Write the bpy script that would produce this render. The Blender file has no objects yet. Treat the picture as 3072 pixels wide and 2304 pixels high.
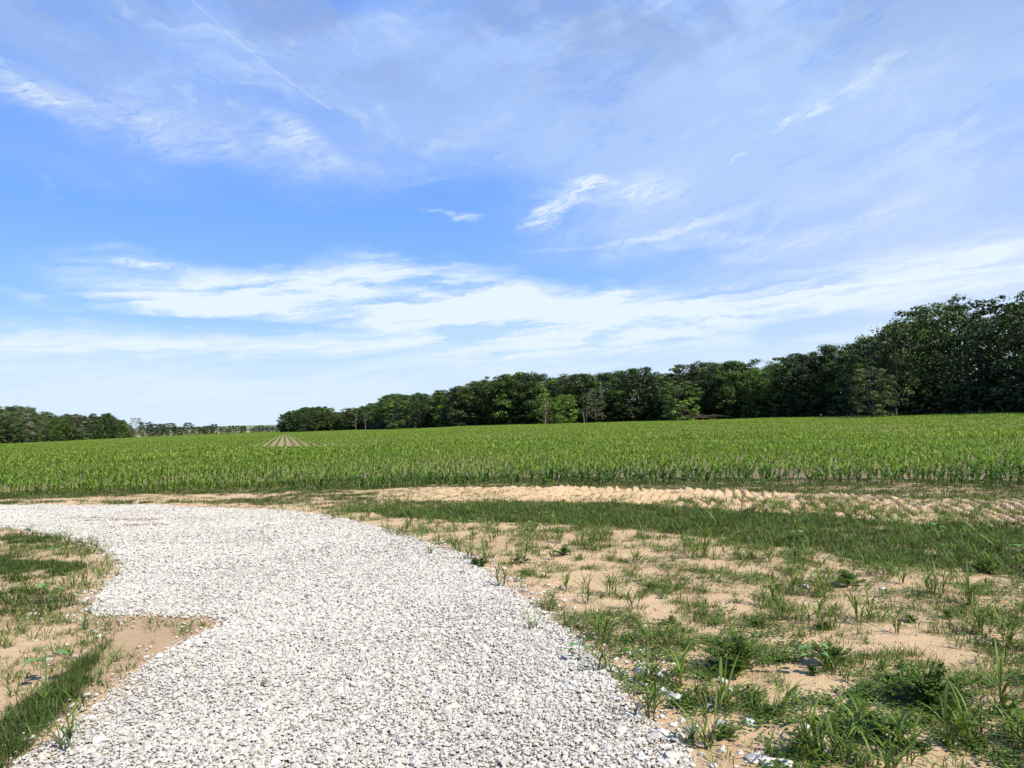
import bpy, math, random
import numpy as np
from mathutils import Matrix, Vector

C = bpy.context.scene.collection
S = bpy.context.scene
R = math.radians

# ------------------------------------------------------------------ camera
F = 2308.0                      # focal length in pixels of the 3072 px wide frame
CAM_H = 1.6
PITCH = R(2.91)
ROLL = R(1.5)
cp, sp = math.cos(PITCH), math.sin(PITCH)
fwd = np.array([0, cp, sp])
up0 = np.array([0, -sp, cp])
rt0 = np.array([1.0, 0, 0])
rt = rt0 * math.cos(ROLL) - up0 * math.sin(ROLL)      # camera rolled clockwise: right side of the picture rises
up = up0 * math.cos(ROLL) + rt0 * math.sin(ROLL)
cam = bpy.data.cameras.new("camera")
cam.sensor_width = 36.0
cam.lens = 36.0 * F / 3072
cam.clip_start = 0.05
cam.clip_end = 20000
camo = bpy.data.objects.new("camera", cam)
C.objects.link(camo)
bk = -fwd
camo.matrix_world = Matrix(((rt[0], up[0], bk[0], 0), (rt[1], up[1], bk[1], 0), (rt[2], up[2], bk[2], CAM_H), (0, 0, 0, 1)))
S.camera = camo

# ------------------------------------------------------------------ exposure, sun, sky
SUN_AZ, SUN_EL = R(137), R(48)          # clockwise from +Y (view direction)
S.view_settings.view_transform = 'Standard'
S.view_settings.look = 'None'
S.view_settings.gamma = 1
S.view_settings.exposure = 0.8
S.render.film_transparent = False
S.cycles.max_bounces = 6
S.cycles.diffuse_bounces = 3
S.cycles.transmission_bounces = 3
S.cycles.transparent_max_bounces = 4
sl = bpy.data.lights.new("sun", 'SUN')
sl.energy = 5.0
sl.angle = R(0.5)
sl.color = (1.0, 0.935, 0.82)
so = bpy.data.objects.new("sun", sl)
C.objects.link(so)
sdir = Vector((math.sin(SUN_AZ) * math.cos(SUN_EL), math.cos(SUN_AZ) * math.cos(SUN_EL), math.sin(SUN_EL)))
so.rotation_euler = sdir.to_track_quat('Z', 'Y').to_euler()
so.location = (20, -5, 30)


def px_dir(u, v):
    a, b = (u - 1536) / F, (1152 - v) / F
    d = fwd + rt * a + up * b
    return d / np.linalg.norm(d)


def px_azel(u, v):
    d = px_dir(u, v)
    return math.atan2(d[0], d[1]), math.asin(d[2])


W = bpy.data.worlds.new("World")
S.world = W
W.use_nodes = True
nt = W.node_tree
nt.nodes.clear()


class NB:
    def __init__(s, nt): s.nt = nt
    def n(s, t, **k):
        x = s.nt.nodes.new(t)
        for a, b in k.items(): setattr(x, a, b)
        return x
    def put(s, sock, v):
        if isinstance(v, bpy.types.NodeSocket): s.nt.links.new(v, sock)
        elif v is not None:
            sock.default_value = v
    def m(s, op, a, b=None, c=None, clamp=False):
        x = s.n('ShaderNodeMath', operation=op); x.use_clamp = clamp
        s.put(x.inputs[0], a); s.put(x.inputs[1], b)
        if c is not None: s.put(x.inputs[2], c)
        return x.outputs[0]
    def v(s, op, a, b=None):
        x = s.n('ShaderNodeVectorMath', operation=op)
        s.put(x.inputs[0], a); s.put(x.inputs[1], b)
        return x.outputs['Value'] if op in ('LENGTH', 'DOT_PRODUCT') else x.outputs[0]
    def ramp(s, x, a, b, c=0.0, d=1.0, mode='SMOOTHSTEP'):
        r = s.n('ShaderNodeMapRange', interpolation_type=mode)
        s.put(r.inputs[0], x)
        for i, q in enumerate((a, b, c, d)): s.put(r.inputs[i + 1], q)
        return r.outputs[0]
    def mix(s, f, a, b, mode='MIX'):
        r = s.n('ShaderNodeMix', data_type='RGBA', blend_type=mode)
        s.put(r.inputs[0], f); s.put(r.inputs[6], a); s.put(r.inputs[7], b)
        return r.outputs[2]
    def noise(s, vec, scale, detail=4, rough=0.55, dist=0.0, lac=2.0):
        r = s.n('ShaderNodeTexNoise')
        s.put(r.inputs['Vector'], vec)
        r.inputs['Scale'].default_value = scale; r.inputs['Detail'].default_value = detail
        r.inputs['Roughness'].default_value = rough; r.inputs['Distortion'].default_value = dist
        return r.outputs[0]
    def map(s, vec, loc=(0, 0, 0), rot=0.0, sc=(1, 1, 1), kind='TEXTURE'):
        r = s.n('ShaderNodeMapping', vector_type=kind)
        s.put(r.inputs[0], vec)
        r.inputs[1].default_value = loc; r.inputs[2].default_value = (0, 0, rot); r.inputs[3].default_value = sc
        return r.outputs[0]


def build_world():
    w = NB(nt)
    sky = w.n('ShaderNodeTexSky', sky_type='NISHITA')
    sky.sun_disc = False
    sky.sun_elevation = SUN_EL
    sky.sun_rotation = SUN_AZ
    sky.air_density = 1.0
    sky.dust_density = 0.6
    sky.ozone_density = 2.0
    tc = w.n('ShaderNodeTexCoord')
    sep = w.n('ShaderNodeSeparateXYZ'); w.put(sep.inputs[0], tc.outputs['Generated'])
    az = w.m('ARCTAN2', sep.outputs[0], sep.outputs[1])
    el = w.m('ARCSINE', sep.outputs[2])
    comb = w.n('ShaderNodeCombineXYZ'); w.put(comb.inputs[0], az); w.put(comb.inputs[1], el); w.put(comb.inputs[2], 0.0)
    P = comb.outputs[0]
    # domain warp, so that every cloud edge is ragged
    wn = w.n('ShaderNodeTexNoise'); w.put(wn.inputs['Vector'], w.map(P, sc=(0.16, 0.07, 1)))
    wn.inputs['Scale'].default_value = 1.0; wn.inputs['Detail'].default_value = 5; wn.inputs['Roughness'].default_value = 0.62
    off = w.v('MULTIPLY', w.v('SUBTRACT', wn.outputs[1], (0.5, 0.5, 0.5)), (0.20, 0.085, 0))
    PW = w.v('ADD', P, off)
    wn2 = w.n('ShaderNodeTexNoise'); w.put(wn2.inputs['Vector'], w.map(P, sc=(0.05, 0.014, 1)))
    wn2.inputs['Scale'].default_value = 1.0; wn2.inputs['Detail'].default_value = 4; wn2.inputs['Roughness'].default_value = 0.6
    off2 = w.v('MULTIPLY', w.v('SUBTRACT', wn2.outputs[1], (0.5, 0.5, 0.5)), (0.06, 0.018, 0))
    PS = w.v('ADD', P, off2)

    def blob(u, v, ru, rv, ang, amp, warp=True, inner=0.0):
        a, e = px_azel(u, v)
        q = w.map(PW if warp else PS, loc=(a, e, 0), rot=R(ang), sc=(ru / F, rv / F, 1))
        return w.m('MULTIPLY', w.ramp(w.v('LENGTH', q), 1.0, inner, 0.0, 1.0), amp)

    def add(lst):
        t = lst[0]
        for x in lst[1:]: t = w.m('ADD', t, x)
        return t

    wn3 = w.n('ShaderNodeTexNoise'); w.put(wn3.inputs['Vector'], w.map(P, sc=(0.10, 0.07, 1)))
    wn3.inputs['Scale'].default_value = 1.0; wn3.inputs['Detail'].default_value = 3; wn3.inputs['Roughness'].default_value = 0.5
    PT = w.v('ADD', PS, w.v('MULTIPLY', w.v('SUBTRACT', wn3.outputs[1], (0.5, 0.5, 0.5)), (0.10, 0.06, 0)))
    streak = w.noise(w.map(PS, rot=R(4), sc=(0.22, 0.022, 1)), 1.0, 8, 0.66, 0.5)
    fib = w.noise(w.map(PT, rot=R(20), sc=(0.16, 0.045, 1)), 1.0, 8, 0.68, 0.5)
    fibl = w.noise(w.map(PT, rot=R(-18), sc=(0.17, 0.05, 1)), 1.0, 8, 0.66, 0.5)
    soft = w.noise(w.map(P, sc=(0.22, 0.12, 1)), 1.0, 6, 0.6, 0.3)

    # --- thin high veil (lavender), left-hand fibres fall to the right, right-hand ones rise
    veil = add([
        blob(300, 60, 900, 260, -6, .80, inner=.2), blob(1000, 150, 700, 230, -8, .75), blob(150, 330, 520, 90, -14, .9),
        blob(640, 400, 620, 130, -12, .9), blob(1000, 430, 300, 110, -20, .8), blob(1700, 180, 900, 420, 0, .85, inner=.25),
        blob(2500, 300, 1000, 480, 14, .9, inner=.3), blob(1950, 560, 620, 260, 10, .7), blob(2700, 700, 800, 230, 14, .8),
        blob(1200, 330, 260, 260, -30, .6), blob(1500, 400, 500, 200, 0, .4), blob(150, 140, 500, 120, -10, .5), blob(1880, 700, 500, 70, 8, .4), blob(2900, 120, 400, 260, 20, .6), blob(250, 500, 500, 90, -8, .35),
    ])
    fmix = w.m('ADD', w.m('MULTIPLY', fibl, w.ramp(az, 0.1, -0.3)), w.m('MULTIPLY', fib, w.ramp(az, -0.3, 0.1)))
    veil = w.m('MULTIPLY', veil, w.ramp(w.m('ADD', w.m('MULTIPLY', fmix, .72), w.m('MULTIPLY', soft, .28)), .33, .60, .42, 1.45, 'LINEAR'))
    veil = w.m('MINIMUM', veil, 1.0)
    # --- bright low bank and its streaks
    bank = add([
        blob(1150, 900, 1050, 120, -3, 1.25, inner=.2), blob(620, 905, 480, 75, -10, .9), blob(1700, 960, 950, 110, 4, 1.1, inner=.2),
        blob(2400, 900, 800, 110, 7, .95), blob(900, 1040, 1300, 45, 0, .75, False), blob(200, 1060, 600, 110, 0, .55, False, .2),
        blob(1500, 1110, 1500, 110, 0, .55), blob(2900, 930, 500, 220, 10, .75, inner=.2), blob(1800, 1040, 700, 60, 3, .75),
        blob(300, 1230, 1200, 130, 0, .55, False, .3), blob(150, 905, 260, 35, -12, .35), blob(1250, 800, 420, 70, -3, .8),
    ])
    bank = w.m('MULTIPLY', bank, w.ramp(streak, .38, .61, .14, 1.20, 'LINEAR'))
    gaps = add([blob(600, 968, 560, 16, -2, .8, False), blob(1500, 1030, 500, 15, 1, .6, False), blob(2400, 985, 260, 42, 4, .6, False),
                blob(1250, 1050, 380, 12, 1, .5, False), blob(2200, 868, 380, 14, 6, .55, False)])
    bank = w.m('MAXIMUM', w.m('SUBTRACT', bank, w.m('MULTIPLY', gaps, w.ramp(streak, .3, .6, .5, 1.2, 'LINEAR'))), 0.0)
    # --- small bright cirrus tufts and trails
    wisp = add([
        blob(200, 315, 420, 60, -14, .75), blob(560, 400, 480, 85, -12, .55), blob(900, 430, 300, 80, -24, .7), blob(1900, 580, 330, 130, 12, .5), blob(2250, 760, 500, 60, 12, .4), blob(2850, 480, 350, 110, 24, .35), blob(2700, 250, 300, 90, 28, .35),
        blob(430, 795, 85, 17, -3, 1.5, False), blob(500, 800, 170, 20, -3, .7, False), blob(1410, 652, 55, 20, -5, 1.3, False), blob(1350, 637, 95, 12, -8, .9, False),
        blob(1770, 545, 95, 34, -3, 1.5, False), blob(1690, 605, 190, 44, 28, 1.6, False), blob(1620, 660, 100, 44, 25, 1.3, False), blob(1960, 560, 130, 60, -10, .7, False),
        blob(1880, 590, 220, 75, 3, .45), blob(2080, 675, 260, 22, 12, 1.5, False), blob(1800, 735, 330, 14, 3, .6, False),
        blob(2180, 715, 170, 34, -8, .65, False), blob(2450, 700, 330, 30, 14, .45, False), blob(2660, 640, 260, 28, 22, .4, False),
        blob(2430, 335, 100, 26, 12, 1.3, False), blob(2360, 365, 70, 16, 20, 1.0, False), blob(2640, 205, 115, 26, 32, 1.0, False), blob(2560, 245, 80, 20, 22, .8, False), blob(2745, 150, 60, 12, 28, .5, False),
        blob(2225, 462, 28, 10, 15, 1.3, False), blob(2190, 485, 60, 8, 28, .8, False), blob(2900, 375, 110, 24, 25, .8, False),
        blob(120, 300, 260, 40, -18, .7, False), blob(870, 395, 150, 45, -10, .55), blob(1300, 540, 150, 16, 10, .5, False), blob(145, 560, 26, 45, 20, .35, False),
        blob(2250, 850, 320, 16, 6, .7, False), blob(110, 905, 60, 15, -10, .4, False), blob(920, 985, 14, 7, 0, 1.0, False),
    ])
    wisp = w.m('MULTIPLY', wisp, w.ramp(w.noise(w.map(PS, rot=R(22), sc=(0.055, 0.009, 1)), 1.0, 7, .7, .8), .36, .64, .0, 1.25, 'LINEAR'))
    # --- the straight contrail
    a0, e0 = px_azel(560, -10); a1, e1 = px_azel(1000, 338)
    L = math.hypot(a1 - a0, e1 - e0)
    q = w.map(P, loc=((a0 + a1) / 2, (e0 + e1) / 2, 0), rot=math.atan2(e1 - e0, a1 - a0), sc=(L / 2, 0.0016, 1))
    sq = w.n('ShaderNodeSeparateXYZ'); w.put(sq.inputs[0], q)
    # slight curve of the trail
    cy = w.m('ADD', sq.outputs[1], w.m('MULTIPLY', w.m('SUBTRACT', w.m('MULTIPLY', sq.outputs[0], sq.outputs[0]), .5), -2.2))
    trail = w.m('MULTIPLY', w.ramp(w.m('ABSOLUTE', cy), 1.0, 0.0), w.ramp(w.m('ABSOLUTE', sq.outputs[0]), 1.0, .93))
    trail = w.m('MULTIPLY', trail, .30)

    pale = w.m('MULTIPLY', w.ramp(az, .1, .6), w.ramp(el, .42, .12))
    K = 10.0 / (2 ** 0.8)          # turns a displayed linear colour into a value for Background strength 0.1
    def disp(r, g, b): return (r * K, g * K, b * K, 1)
    base = w.mix(1.0, sky.outputs[0], (0.78, 1.06, 1.55, 1), 'MULTIPLY')
    base = w.mix(.75, base, disp(.185, .40, .99))
    # paler towards the horizon
    base = w.mix(w.ramp(el, .28, .03, 0, .60), base, disp(.50, .76, 1.0))
    dark = w.m('MULTIPLY', w.ramp(soft, .60, .40), w.ramp(el, .32, .52, 0, .7))
    lav = w.mix(w.ramp(az, -.45, .35), disp(.345, .525, .96), disp(.455, .64, .99))
    lav = w.mix(w.ramp(fmix, .50, .66, 0, .6), lav, disp(.56, .74, 1.0))
    lav = w.mix(dark, lav, disp(.27, .385, .68))
    col = w.mix(w.m('MULTIPLY', veil, .94), base, lav)
    col = w.mix(w.m('MULTIPLY', pale, .6), col, disp(.66, .77, 1.0))
    col = w.mix(w.ramp(bank, 0, .9, 0, .96, 'LINEAR'), col, disp(.83, .94, 1.0))
    col = w.mix(w.ramp(el, .17, .0, 0, .85), col, disp(.76, .89, 1.0))
    col = w.mix(w.ramp(wisp, 0, 1.6, 0, .8, 'LINEAR'), col, disp(.84, .94, 1.02))
    col = w.mix(trail, col, disp(.72, .82, 1.0))
    # below the horizon: plain ground-ish tone
    col = w.mix(w.ramp(sep.outputs[2], 0.0, -.02), col, disp(.10, .12, .07))
    bg = w.n('ShaderNodeBackground'); w.put(bg.inputs[0], col); bg.inputs[1].default_value = 0.1
    o = w.n('ShaderNodeOutputWorld'); w.put(o.inputs[0], bg.outputs[0])


build_world()
W.cycles.sampling_method = 'MANUAL'
W.cycles.sample_map_resolution = 512

# ------------------------------------------------------------------ helpers
rng = np.random.default_rng(11)


def px_ground(u, v, h=0.0):
    d = px_dir(u, v)
    t = (CAM_H - h) / -d[2]
    return d[0] * t, d[1] * t


def to_px(x, y, z=0.0):
    x = np.asarray(x, float); y = np.asarray(y, float); z = np.asarray(z, float) - CAM_H
    a = x * rt[0] + y * rt[1] + z * rt[2]
    b = x * up[0] + y * up[1] + z * up[2]
    c = x * fwd[0] + y * fwd[1] + z * fwd[2]
    c = np.where(c < 0.05, 0.05, c)
    return 1536 + F * a / c, 1152 - F * b / c


def _h(i, j, s):
    n = (i * 374761393 + j * 668265263 + s * 1442695041) & 0xFFFFFFFF
    n = ((n ^ (n >> 13)) * 1274126177) & 0xFFFFFFFF
    return ((n ^ (n >> 16)) & 0xFFFF) / 65535.0


def vnoise(x, y, sc, seed=0, octaves=1):
    x = np.asarray(x, float); y = np.asarray(y, float)
    t = 0; amp = 1; tot = 0
    for o in range(octaves):
        a = x / sc + 1000.5 + 17 * o; b = y / sc + 1000.5 - 9 * o
        i = np.floor(a).astype(np.int64); j = np.floor(b).astype(np.int64)
        fx = a - i; fy = b - j
        fx = fx * fx * (3 - 2 * fx); fy = fy * fy * (3 - 2 * fy)
        s = seed + o * 31
        t = t + amp * ((_h(i, j, s) * (1 - fx) + _h(i + 1, j, s) * fx) * (1 - fy) + (_h(i, j + 1, s) * (1 - fx) + _h(i + 1, j + 1, s) * fx) * fy)
        tot += amp; amp *= .5; sc = sc * .5
    return t / tot


def sstep(a, b, x):
    t = np.clip((x - a) / (b - a), 0, 1)
    return t * t * (3 - 2 * t)


def in_poly(u, v, poly):
    p = np.asarray(poly, float)
    r = np.zeros(np.shape(u), bool)
    n = len(p)
    for i in range(n):
        x0, y0 = p[i]; x1, y1 = p[(i + 1) % n]
        if y0 == y1: continue
        c = ((y0 > v) != (y1 > v)) & (u < (x1 - x0) * (v - y0) / (y1 - y0) + x0)
        r ^= c
    return r


def ground_poly(pts): return np.array([px_ground(u, v) for u, v in pts])


# ---- terrain: flat by the drive, a gentle swell to the woods on the right, a slight fall to the far left
AZK = np.radians([-75, -40, -33, -25, -18.6, -16, -3.6, 10, 22, 33, 40, 75])
HK = [-1.0, -1.1, -1.1, -1.5, -1.5, -1.3, .66, .85, .92, .9, .9, .9]
DK = [280, 300, 310, 450, 760, 600, 313, 246, 178, 118, 112, 110]


def far_h(x, y):
    d = np.hypot(x, y); az = np.arctan2(x, np.maximum(y, 1e-3) if np.isscalar(y) else np.where(y > 0, y, 1e-3))
    az = np.clip(az, AZK[0], AZK[-1])
    h = np.interp(az, AZK, HK); dd = np.interp(az, AZK, DK)
    return h * np.clip((d - 18) / (dd - 18), 0, 1)


# lines seen on the ground, as (u, v) in the photograph and laid down on the ground plane
CORN_EDGE = [(-900, 1492), (-300, 1484), (0, 1479), (350, 1475), (694, 1471), (1040, 1462), (1389, 1456), (1740, 1451), (2083, 1449), (2500, 1449), (2778, 1453), (3072, 1459), (3500, 1470), (4200, 1495)]
G1_LOW = [(-900, 1512), (0, 1498), (350, 1487), (450, 1481), (700, 1482), (900, 1476), (1130, 1468), (1400, 1465), (1700, 1466), (2000, 1471), (2300, 1479), (2480, 1484), (2700, 1498), (3072, 1509), (3500, 1530), (4200, 1570)]
G2_TOP = [(1000, 1513), (1130, 1510), (1300, 1504), (1600, 1506), (1850, 1511), (2000, 1521), (2300, 1543), (2480, 1550), (2700, 1569), (3072, 1590), (3500, 1620), (4200, 1680)]
G2_LOW = [(4200, 1900), (3500, 1800), (3072, 1738), (2850, 1715), (2700, 1692), (2480, 1655), (2300, 1634), (2000, 1596), (1700, 1575), (1389, 1566), (1180, 1553), (1060, 1536)]
GRAVEL = [(-900, 1508), (-400, 1508), (0, 1515), (417, 1517), (833, 1532), (972, 1549), (1111, 1576), (1222, 1611), (1333, 1646), (1417, 1687), (1500, 1750), (1597, 1819),
          (1708, 1903), (1792, 1986), (1872, 2060), (1955, 2167), (2012, 2250), (2045, 2304), (2190, 2560), (2480, 3000), (2900, 4200),
          (-2500, 4200), (-1000, 3000), (-150, 2480), (63, 2304), (132, 2244), (208, 2187), (292, 2111), (375, 2042), (458, 1986), (540, 1930), (610, 1900), (655, 1872),
          (640, 1848), (555, 1852), (430, 1856), (320, 1850), (264, 1822), (278, 1792), (333, 1750), (358, 1702), (333, 1667), (278, 1632), (167, 1604), (0, 1585), (-400, 1568), (-900, 1560)]
GRAVEL_G = ground_poly(GRAVEL)
G1_G = ground_poly([(u, v - 12 - 16 * max(0, min(1, (1900 - u) / 700))) for u, v in CORN_EDGE] + G1_LOW[::-1])
BAND_G = ground_poly(G1_LOW[5:] + G2_TOP[::-1])
G2_G = ground_poly(G2_TOP + G2_LOW)
GL = [ground_poly(p) for p in (
    [(-900, 1660), (-300, 1662), (0, 1668), (120, 1668), (240, 1702), (215, 1728), (90, 1748), (0, 1762), (-300, 1800), (-900, 1860)],
    [(-900, 1590), (-300, 1600), (0, 1603), (130, 1608), (210, 1630), (290, 1658), (270, 1672), (120, 1640), (0, 1628), (-300, 1622), (-900, 1620)],
    [(-500, 2700), (-500, 2420), (-200, 2270), (0, 2165), (90, 2105), (170, 2055), (240, 2000), (333, 1925), (348, 1950), (315, 2010), (270, 2060), (208, 2130), (130, 2200), (40, 2275), (-100, 2400)])]
GL2 = ground_poly([(-600, 1790), (0, 1775), (180, 1775), (215, 1800), (90, 1835), (-300, 1870), (-600, 1900)])
TONGUE_G = ground_poly([(200, 1840), (340, 1850), (640, 1846), (700, 1850), (655, 1885), (520, 1940), (420, 2000), (300, 2085), (150, 2200), (0, 2330), (-60, 2330), (150, 2120), (300, 1990), (330, 1900)])
STRIP_L = ground_poly([(-600, 1505), (120, 1503), (500, 1501), (900, 1496), (1120, 1497), (1180, 1530), (1000, 1528), (880, 1516), (500, 1513), (100, 1511), (-600, 1510)])
MEDP = ground_poly([(650, 1484), (1000, 1472), (1130, 1480), (1120, 1498), (950, 1500), (700, 1505)])
EDGE_G = ground_poly(CORN_EDGE)
LEFT_G = ground_poly([(-2500, 4200), (-1000, 3000), (-150, 2480), (63, 2304), (132, 2244), (292, 2111), (458, 1986), (560, 1920), (600, 1860), (430, 1856), (320, 1850), (264, 1822), (278, 1792), (333, 1750), (358, 1702), (333, 1667), (278, 1632), (167, 1604), (0, 1585), (-900, 1560)])


def warped(x, y, amp=.14, seed=3):
    return x + amp * 2 * (vnoise(x, y, .5, seed, 3) - .5), y + amp * 3 * (vnoise(x, y, .6, seed + 7, 3) - .5)


def gz(x, y):
    """height of the ground at world x, y"""
    x = np.asarray(x, float); y = np.asarray(y, float)
    z = far_h(x, y)
    d = np.hypot(x, y)
    near = 1 - sstep(22, 26, d)
    z = z + near * (.05 * (vnoise(x, y, 1.6, 5, 2) - .5) + .018 * (vnoise(x, y, .22, 8, 3) - .5))
    z = z + sstep(26, 40, d) * .25 * (vnoise(x, y, 60, 15, 2) - .5) * (1 - sstep(120, 200, d))
    m = (d < 26) & (y > 5)
    if np.any(m):
        xm, ym = x[m] if x.ndim else x, y[m] if y.ndim else y
        wx, wy = warped(xm, ym, .07, 21)
        b = in_poly(wx, wy, BAND_G).astype(float)
        # chevrons pressed by a tractor tyre: lugs across the wheel track
        ph = (xm - .30 * ym + .16 * vnoise(xm, ym, .8, 33, 3)) / .21
        lug = np.clip(np.sin(2 * np.pi * ph) * .8 + .45 * np.sin(4 * np.pi * ph + 1.1) + .2, 0, 1) ** .8
        brk = sstep(.30, .52, vnoise(xm - .3 * ym, ym * .35, .33, 47, 2))
        lf = sstep(-3.0, 1.0, xm)
        b = b * (.25 + .75 * lf)
        zz = b * (.004 + .075 * lug * brk * (.35 + .9 * vnoise(xm, ym, .5, 44, 2)) + .055 * (vnoise(xm, ym, .11, 61, 3) - .5) + .05 * (vnoise(xm, ym, .8, 62, 2) - .5))
        if z.ndim: z[m] += zz
        else: z = z + zz
    return z


def gz1(x, y): return float(gz(np.array([x, x]), np.array([y, y]))[0])


# ------------------------------------------------------------------ materials
def mat(name): 
    m = bpy.data.materials.new(name); m.use_nodes = True
    m.node_tree.nodes.clear()
    return m, NB(m.node_tree)


def finish(b, color, rough=.9, spec=.2, bump=None, bstr=.5, bdist=.02, transl=0.0, tcol=None):
    p = b.n('ShaderNodeBsdfPrincipled')
    b.put(p.inputs['Base Color'], color); b.put(p.inputs['Roughness'], rough)
    p.inputs['Specular IOR Level'].default_value = spec
    nrm = None
    if bump is not None:
        bp = b.n('ShaderNodeBump'); bp.inputs['Strength'].default_value = bstr; bp.inputs['Distance'].default_value = bdist
        b.put(bp.inputs['Height'], bump); b.put(p.inputs['Normal'], bp.outputs[0])
    out = p.outputs[0]
    if transl:
        t = b.n('ShaderNodeBsdfTranslucent'); b.put(t.inputs[0], tcol if tcol is not None else color)
        mx = b.n('ShaderNodeMixShader'); mx.inputs[0].default_value = transl
        b.put(mx.inputs[1], out); b.put(mx.inputs[2], t.outputs[0]); out = mx.outputs[0]
    o = b.n('ShaderNodeOutputMaterial'); b.put(o.inputs[0], out)


def attr(b, name):
    a = b.n('ShaderNodeAttribute'); a.attribute_name = name
    return a


def cramp(b, fac, stops, interp='LINEAR'):
    r = b.n('ShaderNodeValToRGB'); r.color_ramp.interpolation = interp
    e = r.color_ramp.elements
    e[0].position, e[0].color = stops[0][0], (*stops[0][1], 1)
    e[1].position, e[1].color = stops[-1][0], (*stops[-1][1], 1)
    for p, c in stops[1:-1]:
        q = e.new(p); q.color = (*c, 1)
    b.put(r.inputs[0], fac)
    return r.outputs[0]


def obj_coord(b):
    return b.n('ShaderNodeTexCoord').outputs['Object']


def leaf_mat(name, stops, transl=.3, rough=.6, spec=.22, patch=None, tgain=1.25):
    """leaf colour varied face by face with the 'rnd' attribute and by broad patches of the field"""
    m, b = mat(name)
    r = attr(b, 'rnd').outputs['Fac']
    if patch:
        n = b.noise(obj_coord(b), patch[0], 3, .5)
        r = b.m('ADD', r, b.m('MULTIPLY', b.m('SUBTRACT', n, .5), patch[1]), clamp=True)
    c = cramp(b, r, stops)
    t = b.mix(1.0, c, (tgain, tgain * 1.12, .7, 1), 'MULTIPLY')
    finish(b, c, rough, spec, transl=transl, tcol=t)
    return m


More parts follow.
